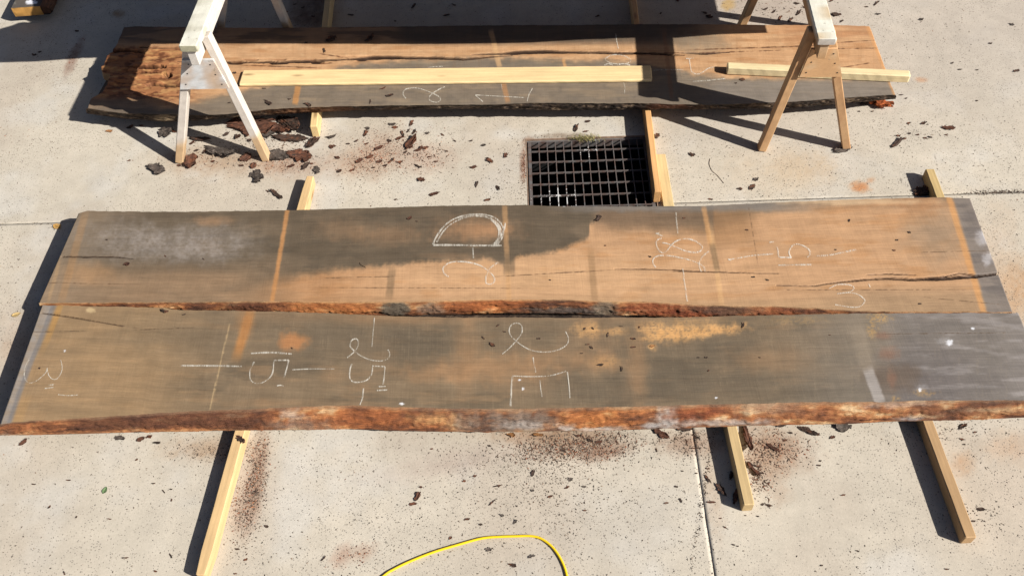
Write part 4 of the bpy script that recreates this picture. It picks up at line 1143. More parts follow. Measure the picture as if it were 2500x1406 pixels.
chalk(slab_C, CT, 'white chalk line', [[(820, 225), (826, 275), (838, 325)]], hw=1.6, **k3)
chalk(slab_C, CT, 'white chalk line', [[(872, 545), (880, 585), (877, 620)]], hw=1.3, **k3)
chalk(slab_C, CT, 'white chalk dash', [[(1070, 467), (1160, 463), (1265, 465)]], hw=1.2, **k3)
chalk(slab_C, CT, 'white chalk hook shaped figure', [[(1283, 390), (1335, 388)], [(1305, 390), (1312, 440), (1320, 475), (1350, 492), (1385, 485), (1430, 455), (1470, 445)]], hw=1.6, **k3)
chalk(slab_C, CT, 'white chalk dash', [[(1330, 540), (1420, 535), (1545, 522)]], hw=1.5, **k3)

#@@PART2@@
# ------------------------------------------------------------------ loose bark
KCOL = {'d': (74, 58, 49), 'r': (94, 63, 49), 'g': (98, 88, 80), 'o': (172, 92, 50), 't': (160, 112, 70)}
_chip_n = [0]
def chip_mesh(L, W, T, kind, seed, fine=False):
    nx, ny = (30, 15) if fine else ((13, 8) if L > .035 else (8, 5))
    s = np.linspace(-1, 1, nx); t = np.linspace(-1, 1, ny)
    S, Tt = np.meshgrid(s, t, indexing='ij')
    rs = np.random.default_rng(int(seed * 1000))
    kn = np.array([-1, -.62, -.3, .05, .4, .7, 1.0])
    e0, e1 = rs.uniform(.15, .75, 2); e2, e3 = rs.uniform(.1, .7, 2)
    up = np.interp(s, kn, np.concatenate([[e0], rs.uniform(.5, 1.15, 5), [e1]])) * (.66 + .62 * fbm(s * 9 + seed, s * 0, 701, 2))
    dn = np.interp(s, kn, np.concatenate([[e2], rs.uniform(.5, 1.15, 5), [e3]])) * (.66 + .62 * fbm(s * 9 + seed, s * 0 + 5, 703, 2))
    up, dn = up, dn
    Y = np.where(Tt > 0, Tt * up[:, None], Tt * dn[:, None]) * W / 2
    slant = rs.uniform(-.5, .5) * W
    endj = 1 + .95 * (fbm(t * 4 + seed * 1.3, t * 0, 705, 3) - .5)
    X = S * L / 2 * endj[None] + slant * Tt * .5
    X = X + .12 * W * (fbm(Tt * 1.5 + seed, S * .5, 707) - .5)
    bend = .10 * L * (vn(np.array([seed * .9]), np.array([.1]), 5)[0] - .5)
    Y = Y + bend * (1 - S ** 2)
    ridge = fbm(Y / max(W, 1e-4) * 9 + seed, X / L * 1.6, 709, 4)
    env = np.clip(1 - np.maximum(np.abs(S), np.abs(Tt)) ** 6, 0, 1)
    Ztop = T * (.55 + .9 * (np.floor(ridge * 7) / 7 - .3) + .3 * rs.uniform(-1, 1) * S) * (.55 + .45 * env)
    curl = (.25 + .5 * vn(np.array([seed * 2.1]), np.array([.7]), 9)[0]) * T * (S ** 2 * .9 + Tt ** 2 * .5)
    Zb = curl * .8 + .0006
    Zt = np.maximum(Ztop + curl * .8, Zb + .0012)
    V = np.concatenate([np.stack([X.ravel(), Y.ravel(), Zt.ravel()], 1), np.stack([X.ravel(), Y.ravel(), Zb.ravel()], 1)])
    F = [grid_faces(nx, ny), grid_faces(nx, ny, nx * ny, True)]
    idx = np.arange(nx * ny).reshape(nx, ny); n = nx * ny
    for ring, fl in ((idx[:, 0], 0), (idx[:, -1], 1), (idx[0], 1), (idx[-1], 0)):
        q = np.stack([ring[:-1], ring[:-1] + n, ring[1:] + n, ring[1:]], 1)
        F.append(q if fl else q[:, ::-1])
    base = np.array(KCOL[kind], float)
    c = np.tile(base[None], (len(V), 1))
    nn = fbm(V[:, 0] / .012 + seed, V[:, 1] / .006, 711, 3)
    c = c * (.6 + .8 * fbm(V[:, 0] / .03 + seed, V[:, 1] / .0035, 717, 3))[:, None] * (.8 + .4 * nn)[:, None]
    if kind in 'dr':
        c = mix(c, (138, 84, 56), ss(fbm(V[:, 0] / .02 + seed * 3, V[:, 1] / .012, 713, 3), .55, .7) * .6)
    if kind == 'g': c = mix(c, (70, 56, 48), ss(nn, .5, .7) * .6)
    return V, np.concatenate(F), lin(c) * K_ALB

def chip(px, py, Lp, Wp, ang, kind, z=0.0, label=None, group=None, thick=None, name=None, cat=None):
    _chip_n[0] += 1; seed = _chip_n[0] * 1.37
    p = P(px, py, z); k = math.radians(ang)
    q = P(px + math.cos(k) * Lp / 2, py - math.sin(k) * Lp / 2, z); q2 = P(px - math.cos(k) * Lp / 2, py + math.sin(k) * Lp / 2, z)
    L = float(np.linalg.norm((q - q2)[:2])); yaw = math.atan2((q - q2)[1], (q - q2)[0])
    w1 = P(px - math.sin(k) * Wp / 2, py - math.cos(k) * Wp / 2, z); w2 = P(px + math.sin(k) * Wp / 2, py + math.cos(k) * Wp / 2, z)
    W = float(np.linalg.norm((w1 - w2)[:2]))
    T = thick if thick else (min(.020, .06 * L + .22 * W) if Lp > 16 else .05 * L + .18 * W)
    V, F, c = chip_mesh(L, W, T, kind, seed, Lp > 34)
    nm = name or ('bark_chunk' if Lp >= 24 else 'bark_chip')
    o = mesh_obj(nm, V, F, M_CHIP, None, col=c)
    o.location = (p[0], p[1], z + .0004); 
    tilt = .0 if Lp < 10 else .30 * math.sin(seed * 5)
    o.rotation_euler = (tilt * .5, -abs(tilt) * .5, yaw)
    if tilt: o.location.z += abs(tilt) * .25 * L * .5 + abs(tilt) * .25 * W * .5
    return tag(o, label, cat or ('bark chunk' if Lp >= 24 else 'bark chip'), group)

BIG = [
 (618, 311, 108, 40, -2, 'r', 'wide dark red bark plate behind the white sawhorse leg'),
 (682, 318, 42, 22, -25, 'r', 'knobbly red brown bark piece against the wide bark plate'),
 (702, 308, 56, 13, -42, 'd', 'narrow bark strip leaning diagonally in the bark pile'),
 (712, 305, 42, 28, -30, 'd', 'rounded bark lump at the top right of the bark pile, nearest the bearer end'),
 (710, 339, 74, 17, -5, 'd', 'long dark bark strip along the front of the bark pile'),
 (653, 330, 28, 18, 10, 'g', 'grey bark piece just right of the white sawhorse leg'),
 (764, 352, 30, 17, 35, 'd', 'dark bark piece standing in front of the bearer end'),
 (538, 375, 66, 24, -15, 'g', 'grey ribbed bark slab lying between the white sawhorse legs'),
 (676, 384, 38, 34, -30, 'g', 'fan shaped grey bark beside the right foot of the white sawhorse'),
 (695, 378, 40, 14, -22, 'g', 'thin grey bark sliver joining the fan shaped piece and the orange red piece'),
 (732, 381, 50, 29, -10, 'r', 'orange red bark piece right of the white sawhorse foot'),
 (465, 397, 30, 28, 70, 'r', 'red bark flake at the left foot of the white sawhorse'),
 (630, 435, 30, 28, -50, 'g', 'pointed grey bark piece alone in front of the white sawhorse'),
 (408, 326, 28, 24, -20, 'g', 'pale grey bark flake left of the white sawhorse'),
 (603, 388, 26, 15, 30, 'r', 'small red bark wedge touching the leg shadow'),
 (383, 416, 40, 25, -10, 'g', 'grey bark piece farthest left in front of the white sawhorse'),
 (677, 476, 34, 9, -40, 'd', 'thin bark stick lying left of the long bearer stub'),
 (490, 342, 46, 8, -5, 'd', 'thin bark sliver along the edge of the sawhorse leg shadow'),
 (1006, 352, 34, 17, 45, 'r', 'brown bark wedge alone in the litter between the slabs'),
 (1061, 476, 26, 8, 10, 'r', 'red bark flake close behind the middle slab'),
 (2146, 257, 58, 26, -24, 'o', 'bright orange chunk of wood lying under the right end of the rear slab'),
 (2057, 367, 40, 13, 14, 'g', 'grey bark flake at the right foot of the tan sawhorse'),
 (2189, 350, 32, 9, 42, 'd', 'upturned bark sliver right of the tan sawhorse'),
 (2315, 315, 30, 10, -3, 'r', 'curved red bark flake far to the right of the tan sawhorse'),
 (2249, 470, 36, 20, 0, 'd', 'dark bark lump in the shadow of the bearer stub at right'),
 (294, 1071, 26, 10, 0, 'g', 'grey bark flake under the left end of the nearest slab'),
 (1615, 1059, 42, 15, -35, 'r', 'bark piece slipping out under the nearest slab left of the joint crack'),
 (1668, 1049, 34, 12, -8, 'd', 'dark bark piece tucked under the nearest slab beside the joint crack'),
 (1760, 1197, 32, 14, -58, 'd', 'bark piece in the shadow of the greenish bearer'),
 (1797, 1211, 34, 15, 82, 'r', 'bark piece against the side of the greenish bearer in shadow'),
 (1822, 1068, 64, 18, -78, 'r', 'long bark strip along the right side of the greenish bearer'),
 (1839, 1146, 38, 12, -55, 'r', 'splintered red bark right of the greenish bearer'),
 (1845, 1137, 26, 6, -15, 'd', 'dark bark splinter pointing right from the greenish bearer'),
 (1973, 1053, 46, 13, -25, 'd', 'dark bark strip in front of the nearest slab between the two right bearers'),
 (1888, 1093, 32, 9, -30, 'r', 'crumbling red bark flake between the two right bearers'),
 (2057, 1044, 26, 24, 20, 'g', 'round grey bark lump in front of the nearest slab'),
]
for (x, y, L, W, a, k, lb) in BIG:
    chip(x, y, L, W, a, k, label=lb, thick=.03 if k == 'o' else None)

G_MID = ('small bark chip on the sunlit concrete between the rear slab and the front slabs', 'bark chips between the rear and front slabs')
G_FRONT = ('small bark chip on the concrete in front of the nearest slab', 'bark chips in front of the nearest slab')
G_RIGHT = ('small bark chip on the open concrete to the right of the rear slab', 'bark chips right of the rear slab')
G_BACK = ('small bark chip on the shaded concrete behind the rear slab', 'bark chips in the shade behind the rear slab')
G_C = ('small bark chip lying on top of the rear slab', 'bark chips on the rear slab')
G_D = ('small bark chip lying on top of the middle slab', 'bark chips on the middle slab')
G_E = ('small bark chip lying on top of the nearest slab', 'bark chips on the nearest slab')
SMALL = {
 'mid': [(619,406,14,12,60,'r'),(748,407,22,10,35,'d'),(774,417,15,17,60,'g'),(809,361,10,8,0,'r'),(809,337,22,8,5,'g'),(582,335,16,12,0,'d'),(610,344,10,9,0,'d'),(975,339,13,11,0,'r'),(951,345,11,8,-30,'d'),(897,314,11,7,0,'g'),(958,305,17,6,-5,'g'),(964,312,10,7,10,'r'),(1005,302,12,8,70,'r'),(984,328,14,7,110,'d'),(1011,324,12,6,45,'d'),(997,321,10,4,45,'d'),(893,327,13,8,60,'r'),(1024,366,18,8,30,'r'),(1039,362,12,8,0,'r'),(977,397,11,8,0,'r'),(1216,460,12,8,-65,'d'),(1164,451,13,5,65,'d'),(1190,489,16,5,10,'d'),(1156,409,16,7,10,'r'),(1234,381,12,11,80,'r'),(1196,394,17,9,-35,'r'),(1029,441,18,11,-10,'r'),(1021,408,18,5,-30,'d'),(829,420,11,9,0,'d'),(824,386,11,8,0,'r'),(860,416,13,6,10,'r'),(956,393,17,4,35,'d'),(966,488,7,4,10,'d'),(927,396,14,7,0,'r'),(878,394,16,9,35,'r'),(903,384,18,8,15,'r'),(925,363,20,9,20,'r'),(1050,384,12,4,0,'r'),(1181,356,10,7,-20,'g'),(1407,315,17,9,70,'d'),(1435,298,12,6,5,'d'),(1430,322,10,5,0,'r'),(1603,335,14,11,30,'d'),(1690,379,14,10,-20,'d'),(1845,439,10,8,0,'g'),(1836,458,13,11,20,'d'),(1806,462,10,7,0,'d'),(1735,487,9,4,-10,'d'),(500,372,12,7,40,'d'),(425,322,16,6,-30,'r'),(470,350,14,6,30,'r'),(520,395,10,6,10,'r'),(480,368,9,6,0,'d'),(553,329,14,7,40,'d'),(640,343,12,8,20,'r'),(590,405,14,5,-5,'d'),(438,405,11,5,-20,'d'),(267,321,16,6,0,'t'),(318,312,16,8,20,'d'),(345,308,10,4,0,'r'),(316,393,6,4,30,'d'),(712,407,16,7,20,'r'),(760,400,9,5,0,'r'),(812,357,14,5,0,'r'),(850,352,9,4,0,'d'),(870,345,10,4,30,'d'),(1090,370,8,4,0,'d'),(1110,345,9,3,-30,'d'),(655,468,8,5,-40,'d'),(1150,345,8,4,20,'d'),(1080,330,8,4,-40,'d'),(1043,326,8,6,0,'g'),(895,352,10,4,10,'r'),(990,372,8,4,30,'d'),(1065,395,9,4,0,'r'),(940,405,10,5,0,'d'),(912,410,8,4,0,'d')],
 'right': [(2107,254,16,12,0,'g'),(2055,262,10,6,0,'d'),(2255,302,10,8,0,'d'),(2041,38,20,10,-15,'d'),(2055,53,9,5,30,'d'),(2144,36,12,5,-10,'g'),(2249,49,9,7,0,'g'),(2418,107,8,4,0,'d'),(2482,174,13,6,5,'d'),(2470,61,9,6,0,'g'),(2343,171,9,4,0,'g'),(2385,172,6,3,0,'d'),(2207,340,9,6,30,'d'),(2193,332,9,5,0,'d'),(2220,327,7,5,0,'d'),(2270,336,9,4,-20,'d'),(2258,338,8,4,0,'d'),(2240,330,7,4,0,'r'),(2200,233,8,3,0,'d'),(2212,241,5,3,0,'d'),(2130,273,6,3,0,'d'),(2097,273,6,3,0,'d'),(2310,330,6,3,0,'r'),(2218,302,6,5,30,'d'),(2325,155,7,4,30,'d'),(2385,247,6,3,0,'d'),(2140,10,14,4,40,'d'),(2115,18,9,3,0,'d'),(1950,33,14,6,50,'d'),(1965,20,11,4,-30,'d'),(1890,29,10,4,50,'d'),(1905,46,12,5,55,'d'),(1930,50,12,5,40,'d'),(1870,24,10,4,20,'d'),(1945,10,12,5,-20,'d'),(2030,3,10,4,30,'d')],
 'back': [(84,135,9,5,0,'d'),(97,128,6,4,0,'d'),(1010,17,13,5,45,'d'),(1091,39,15,5,5,'d'),(857,38,15,4,-10,'g'),(1108,13,9,3,-20,'d'),(1459,41,8,4,30,'d'),(1654,3,8,6,0,'d'),(1732,44,15,9,-30,'d'),(1721,33,9,6,0,'d'),(188,77,8,4,0,'d'),(1613,34,6,4,30,'d'),(965,53,5,3,0,'d'),(740,20,9,4,30,'d'),(700,30,8,3,0,'d'),(765,42,9,5,0,'r'),(720,12,8,3,10,'d')],
 'front': [(58,1080,22,9,38,'r'),(344,1072,18,9,30,'r'),(384,1081,18,8,-8,'d'),(366,1066,13,8,0,'r'),(419,1221,6,5,90,'r'),(651,1284,9,9,0,'d'),(306,1362,16,4,0,'d'),(1249,1063,17,14,0,'t'),(1314,1063,22,10,-15,'t'),(1021,1212,20,14,70,'r'),(1009,1230,16,9,0,'r'),(1301,1156,15,9,80,'d'),(1141,1267,13,6,0,'r'),(1252,1380,20,9,-25,'d'),(1298,1358,18,7,20,'g'),(1193,1341,13,10,20,'g'),(1100,1313,9,7,60,'r'),(1028,1189,9,5,0,'r'),(1258,1273,11,9,70,'g'),(1226,1258,9,8,0,'g'),(1729,1170,22,7,-55,'d'),(1737,1227,19,6,0,'r'),(1662,1222,11,5,-60,'d'),(1698,1066,18,5,-35,'d'),(1784,1162,18,13,70,'d'),(1877,1234,13,7,-25,'d'),(1862,1231,7,6,40,'d'),(1907,1039,20,10,0,'d'),(2032,1068,13,8,20,'r'),(2396,1244,20,10,0,'d'),(2351,1042,18,11,20,'d'),(2312,1389,12,4,0,'d'),(2006,1380,6,5,0,'d'),(2094,1345,9,4,-30,'d'),(2354,1085,6,4,0,'d'),(1651,1188,9,5,-10,'d'),(1603,1099,8,4,-70,'d'),(1699,1094,22,3,0,'d'),(1728,1144,8,4,0,'r'),(1627,1228,10,4,0,'r'),(1790,1329,6,5,0,'d'),(1801,1333,5,3,0,'d'),(1759,1265,5,3,0,'d'),(1771,1287,6,3,-40,'d'),(1820,1258,4,3,0,'d'),(1850,1260,6,3,0,'d'),(1700,1155,6,3,0,'d'),(1666,1150,5,4,0,'d'),(121,1237,8,4,40,'d'),(83,1182,10,3,-5,'d'),(168,1172,12,3,-5,'d'),(187,1262,6,4,60,'d'),(268,1267,10,3,-10,'d'),(400,1200,9,3,-50,'d'),(418,1194,6,3,0,'d'),(375,1180,8,3,0,'d'),(157,1399,8,4,-60,'d'),(418,1357,12,4,-60,'d'),(380,1394,8,4,-20,'d'),(334,1122,7,4,40,'d'),(580,1340,10,5,0,'d'),(600,1366,9,5,20,'r'),(575,1400,8,4,0,'r'),(790,1363,16,4,40,'d'),(1344,1212,12,5,10,'r'),(1215,1187,18,4,10,'d'),(1202,1226,18,4,40,'d'),(1174,1280,8,5,0,'d'),(1160,1162,7,6,0,'r'),(1134,1174,7,5,0,'r'),(1195,1088,6,5,0,'d'),(1054,1096,6,4,0,'d'),(1393,1170,10,9,0,'g'),(1427,1188,9,6,0,'g'),(1300,1197,8,6,0,'g'),(1385,1190,12,5,30,'r'),(1428,1246,8,4,0,'d'),(1412,1064,14,6,0,'d'),(1440,1075,14,7,-30,'d'),(1462,1079,14,7,0,'r'),(1375,1100,12,5,-20,'d'),(2003,1125,5,4,0,'d'),(1999,1136,8,4,0,'d'),(2058,1208,9,4,20,'d'),(2380,1055,8,4,20,'d'),(2348,1072,9,5,0,'d'),(2377,1272,8,4,0,'d'),(1917,1075,8,6,0,'d'),(1873,1092,10,7,0,'d'),(1930,1057,9,6,0,'d'),(1860,1155,9,5,0,'d'),(1846,1171,8,4,0,'r'),(2260,1070,14,5,0,'r')],
}
PLACES = {
 'mid': [(430, 'left of the white sawhorse feet'), (520, 'between white sawhorse feet, left half'), (600, 'between white sawhorse feet, right half'), (700, 'beside the right foot of the white sawhorse'), (790, 'near the bearer end by the bark pile'), (850, 'just right of the bearer end'), (900, 'at the left edge of the red litter patch'), (950, 'inside the red litter patch, left part'), (1000, 'inside the red litter patch, right part'), (1060, 'at the right edge of the red litter patch'), (1120, 'on bare concrete right of the litter'), (1180, 'between litter patch and drain grate'), (1290, 'left of the drain grate'), (1560, 'at the far rim of the drain grate'), (1640, 'touching the bearer beside the grate'), (1760, 'right of the flat plank'), (9999, 'between the twig and the right bearer stub')],
 'right': [(1900, 'left of the tan sawhorse rail'), (1960, 'behind the tan sawhorse, left of its rail'), (2070, 'beside the top rail of the tan sawhorse'), (2150, 'by the right end of the rear slab'), (2205, 'right of the tan sawhorse foot'), (2240, 'in the crumbs right of the tan sawhorse'), (2300, 'right of the sawhorse crumbs'), (2400, 'far out on the open concrete'), (9999, 'at the right border of the picture')],
 'back': [(200, 'in the shade left of the rear slab'), (720, 'in the shade between the far sawhorse legs'), (780, 'in the dirty patch left of the far bearer'), (980, 'in the shade right of the far bearer'), (1200, 'in the shade behind the middle of the rear slab'), (1560, 'in the shade close to the orange bearer'), (9999, 'in the shade near the shadow corner')],
 'front': [(110, 'at the left border'), (220, 'left of the green leaf'), (330, 'right of the green leaf'), (460, 'left of the long pale bearer'), (640, 'beside the long pale bearer'), (830, 'right of the long pale bearer'), (1040, 'out in the open left of the hose'), (1150, 'above the left arm of the hose'), (1225, 'above the hose, left of its bend'), (1320, 'above the bend of the hose'), (1400, 'right of the bend of the hose'), (1480, 'in the brown dust patch'), (1660, 'left of the joint crack'), (1735, 'along the joint crack'), (1800, 'left of the greenish bearer'), (1880, 'right of the greenish bearer'), (2010, 'between the two right bearers, left part'), (2200, 'between the two right bearers, middle'), (2320, 'close to the front right bearer'), (9999, 'right of the front right bearer')],
 'C': [(600, 'near the rotten end of the rear slab'), (700, 'on the rear slab below the pine board, left'), (780, 'on the rear slab below the left end of the pine board'), (880, 'on the shaded far edge of the rear slab'), (960, 'on the rear slab left of the chalk 2'), (9999, 'on the rear slab below the pale stick')],
 'D': [(420, 'on the left end of the middle slab'), (700, 'on the dark left part of the middle slab'), (1050, 'on the middle slab left of the chalk D'), (1400, 'on the middle slab below the chalk 2'), (1500, 'on the middle slab where dark meets tan'), (1700, 'on the middle slab by the chalk 28'), (1900, 'on the middle slab by the chalk 1'), (2110, 'on the middle slab right of the chalk 15'), (2200, 'on the tan right part of the middle slab'), (9999, 'near the right end of the middle slab')],
 'E': [(200, 'on the nearest slab beside the chalk 3'), (430, 'near the far left edge of the nearest slab'), (480, 'beside the orange streak on the nearest slab'), (800, 'on the nearest slab beside the orange blot'), (1210, 'on the nearest slab left of the large chalk 2'), (1330, 'on the nearest slab inside the chalk 2'), (1450, 'on the nearest slab right of the chalk 2'), (1530, 'on the nearest slab left of the sawdust'), (1620, 'on the nearest slab at the left of the sawdust'), (1760, 'on the nearest slab below the sawdust'), (1860, 'on the nearest slab right of the sawdust'), (9999, 'on the right part of the nearest slab')]}
def chip_label(x, y, L, W, k, key):
    size = 'tiny' if L < 7 else ('slender' if L / W > 2.4 else ('stubby' if L / W < 1.4 else 'small'))
    colr = {'d': 'dark', 'r': 'reddish', 'g': 'grey', 'o': 'orange', 't': 'tan'}[k]
    place = next(t for lim, t in PLACES[key] if x < lim)
    band = ''
    if key == 'front': band = ' close to the slab,' if y < 1110 else (' in mid foreground,' if y < 1240 else ' near the bottom,')
    if key == 'mid': band = ' in the back,' if y < 335 else (' midway,' if y < 395 else ' near front slabs,')
    if key == 'right': band = ' far back,' if y < 110 else (' midway,' if y < 290 else ' nearer,')
    return f'{size} {colr} bark chip{band} {place}'
for key, (lb, grp) in (('mid', G_MID), ('right', G_RIGHT), ('back', G_BACK), ('front', G_FRONT)):
    for (x, y, L, W, a, k) in SMALL[key]:
        chip(x, y, L, W, a, k, label=chip_label(x, y, L, W, k, key), group=grp, name='bark_chip', cat='bark chip')
for z, (lb, grp), key, lst in ((CT, G_C, 'C', [(1812,196,12,8,-20,'d'),(1797,204,5,3,0,'d'),(810,99,20,15,40,'d'),(905,98,20,16,20,'d'),(952,235,20,6,3,'d'),(656,253,17,8,-30,'d'),(753,257,12,10,0,'d'),(904,249,9,4,80,'d'),(935,217,14,3,15,'r'),(792,125,11,5,-65,'d'),(748,105,6,4,0,'d'),(645,217,7,3,0,'d'),(707,243,7,3,0,'d'),(573,179,8,5,0,'d'),(560,252,6,3,0,'d')]),
                      (ZT, G_D, 'D', [(311,646,13,11,20,'r'),(1000,533,11,8,30,'r'),(1461,534,14,12,60,'d'),(1018,541,4,3,0,'d'),(2073,539,6,5,80,'d'),(2220,568,6,5,0,'d'),(2190,587,5,4,0,'d'),(2183,612,6,4,0,'d'),(1873,684,7,4,-30,'d'),(1839,677,7,4,0,'d'),(1823,562,6,4,0,'d'),(1587,627,5,4,0,'d'),(1670,533,5,3,0,'d'),(2040,610,4,3,0,'d'),(261,586,5,3,0,'d'),(905,504,3,3,0,'d'),(1343,684,4,3,0,'d'),(2246,742,6,4,0,'d'),(1478,600,4,3,0,'d'),(404,626,6,3,-30,'d'),(497,633,6,2,-40,'d')]),
                      (ZT, G_E, 'E', [(402,761,21,8,-18,'d'),(450,768,8,3,20,'d'),(1202,842,13,8,-28,'d'),(1180,825,8,3,-50,'d'),(1427,803,6,5,70,'d'),(1447,802,6,4,-60,'d'),(1444,849,8,6,-50,'d'),(1546,828,12,5,-15,'d'),(1546,848,10,4,15,'r'),(1593,845,10,6,20,'t'),(1466,891,12,6,-5,'d'),(1518,901,10,4,85,'d'),(1315,827,7,4,0,'d'),(1814,795,12,5,72,'d'),(1724,873,6,4,0,'d'),(1730,905,5,3,40,'d'),(1232,810,6,3,-20,'d'),(1216,795,7,3,45,'d'),(1434,841,8,3,10,'d'),(1484,818,10,4,75,'d'),(1561,799,5,4,70,'d'),(1705,873,5,3,0,'d'),(1855,873,4,3,0,'d'),(97,899,5,4,0,'d'),(713,850,5,3,-50,'d'),(2026,818,4,2,0,'d'),(1420,863,6,3,0,'d'),(1516,797,8,2,0,'d')])):
    for (x, y, L, W, a, k) in lst:
        chip(x, y, L, W, a, k, z=z, label=chip_label(x, y, L, W, k, key), group=grp, name='bark_chip', cat='bark chip')
chip(590, 1073, 24, 14, -35, 'd', z=.0642, label='dark bark chip lying on the long pale bearer close to the nearest slab', name='bark_chip', cat='bark chip')

# fine litter: slivers nobody could count
def litter(name, n_uni, clusters, cols, lmin, lmax, seed):
    r = np.random.default_rng(seed)
    A, B, S = [], [], []
    m = int(n_uni * 2.6)
    a = r.uniform(-3.6, 3.4, m); b = r.uniform(-2.3, 2.3, m)
    x, y = AB(a, b)
    dens = (.35 + .65 * ss(fbm(a * 1.1, b * 1.1, 801), .36, .66)) * (.5 + .7 * ss(fbm(a * 5, b * 5, 803), .35, .65)) * .75
    px, py = PIX(x, y, np.zeros_like(x))
    dens = dens * (1 + .55 * np.exp(-((px - 1330) / 330) ** 2 - ((py - 1250) / 200) ** 2))
    keep = r.uniform(0, 1.3, m) < dens
    X, Y = x[keep][:n_uni], y[keep][:n_uni]
    SZ = r.uniform(0, 1, len(X)) ** 7
    for (cx, cy, rx, ry, k, an, szp) in clusters:
        u = r.normal(0, .55, k); v = r.normal(0, .55, k)
        ca, sa = math.cos(math.radians(an)), math.sin(math.radians(an))
        qx = cx + u * rx * ca + v * ry * sa; qy = cy - u * rx * sa + v * ry * ca
        w = PV(qx, qy, 0.0)
        X = np.concatenate([X, w[:, 0]]); Y = np.concatenate([Y, w[:, 1]]); SZ = np.concatenate([SZ, r.uniform(0, 1, k) ** szp])
    qa = (X - OO[0]) * AD[0] + (Y - OO[1]) * AD[1]; qb = (X - OO[0]) * BD[0] + (Y - OO[1]) * BD[1]
    ok = ~((qa > GA0 - .004) & (qa < GA1 + .004) & (qb > GB0 - .004) & (qb < GB1 + .004))
    X, Y, SZ = X[ok], Y[ok], SZ[ok]; n = len(X)
    L = lmin + (lmax - lmin) * SZ; W = np.minimum(L * r.uniform(.2, .6, n), .0045); H = np.minimum(W * .7, .004)
    th = r.uniform(0, 2 * np.pi, n); bend = r.uniform(-.35, .35, n) * L
    ux, uy = np.cos(th), np.sin(th)
    loc = np.array([[-.5, 0, .0], [0, -.5, 0], [.5, 0, .0], [0, .5, 0], [0, 0, 1.0]])
    V = np.zeros((n, 5, 3))
    for i, (lx, ly, lz) in enumerate(loc):
        bx = lx * L; by = ly * W + (bend if lx == 0 else 0)
        V[:, i, 0] = X + bx * ux - by * uy; V[:, i, 1] = Y + bx * uy + by * ux; V[:, i, 2] = .0006 + lz * H
    Fb = np.array([[0, 1, 4], [1, 2, 4], [2, 3, 4], [3, 0, 4]])
    F = (np.arange(n)[:, None, None] * 5 + Fb[None]).reshape(-1, 3)
    cs = np.array(cols, float)[r.integers(0, len(cols), n)] * r.uniform(.7, 1.25, n)[:, None]
    o = mesh_obj(name, V.reshape(-1, 3), F, M_CHIP, None, col=np.repeat(lin(cs) * K_ALB, 5, 0))
    o['kind'] = 'stuff'
    return o
CL_D = [(600, 370, 130, 40, 600, 0, 1.8), (690, 330, 80, 24, 260, 0, 1.5), (920, 370, 110, 60, 420, 20, 2), (1040, 380, 90, 50, 220, 0, 2), (720, 400, 80, 30, 160, 0, 2), (1400, 1090, 170, 45, 1700, 5, 3), (1330, 1120, 150, 60, 600, 0, 3),
        (630, 1160, 30, 110, 700, -8, 3), (600, 1250, 36, 80, 420, -10, 3), (1380, 1220, 170, 120, 700, 0, 3), (1880, 1100, 80, 50, 480, -20, 2), (1690, 1085, 60, 40, 350, 0, 2.5), (1850, 1170, 40, 60, 160, 20, 2.2),
        (2240, 325, 90, 40, 140, 0, 2), (1900, 25, 160, 40, 240, 0, 1.6), (1240, 380, 60, 80, 120, 0, 2), (1680, 330, 140, 60, 160, 0, 2.4), (520, 1100, 110, 30, 420, 0, 3), (760, 25, 60, 50, 380, 30, 2.4), (1340, 340, 80, 12, 160, 0, 2), (1280, 420, 12, 70, 160, 0, 2), (700, 55, 60, 20, 60, 0, 2), (2380, 1260, 80, 50, 130, 0, 2.4), (2300, 1060, 140, 30, 160, 0, 2), (2430, 470, 70, 5, 420, 2, 1.6), (80, 547, 90, 3, 60, 0, 2.5), (1715, 1220, 8, 180, 260, -9, 2.5), (1560, 310, 60, 40, 60, 0, 2), (450, 310, 150, 30, 120, 0, 2)]
litter('bark_crumbs', 52000, CL_D, [(92, 78, 68), (110, 94, 80), (116, 106, 96), (78, 66, 58), (126, 104, 86)], .0040, .012, 31)
CL_R = [(925, 375, 70, 45, 620, 25, 2.4), (880, 395, 50, 26, 320, 30, 2.4), (1030, 385, 70, 40, 260, 0, 2.4), (1420, 1095, 140, 36, 900, 5, 3), (628, 1150, 24, 100, 500, -8, 3), (590, 1240, 30, 70, 240, -10, 3), (700, 400, 70, 24, 220, 0, 2.4), (480, 390, 80, 20, 160, 0, 2.4), (1900, 1090, 70, 40, 260, -20, 2.2), (1850, 1150, 30, 60, 180, 20, 2.2), (870, 1352, 60, 20, 120, 25, 3), (1280, 400, 8, 50, 200, 0, 2), (1000, 330, 90, 30, 120, 0, 2.2), (180, 130, 16, 42, 160, -24, 3)]
litter('bark_dust', 500, CL_R, [(150, 92, 66), (130, 74, 54), (168, 112, 76), (112, 70, 52)], .002, .013, 33)

CL_S = [(600, 370, 140, 40, 110, 0, 1.6), (690, 335, 90, 26, 70, 0, 1.4), (940, 380, 90, 50, 60, 20, 2), (1040, 385, 60, 40, 30, 0, 2), (1400, 1085, 150, 30, 120, 5, 2.2), (1870, 1100, 70, 50, 50, -20, 1.8), (1850, 1160, 22, 60, 30, 20, 1.6), (1690, 1070, 60, 20, 24, 0, 2), (1900, 25, 120, 30, 36, 0, 1.6), (620, 1180, 30, 120, 36, -8, 2.4)]
litter('bark_splinters', 0, CL_S, [(96, 66, 50), (112, 78, 58), (78, 60, 50), (120, 98, 80)], .009, .036, 35)

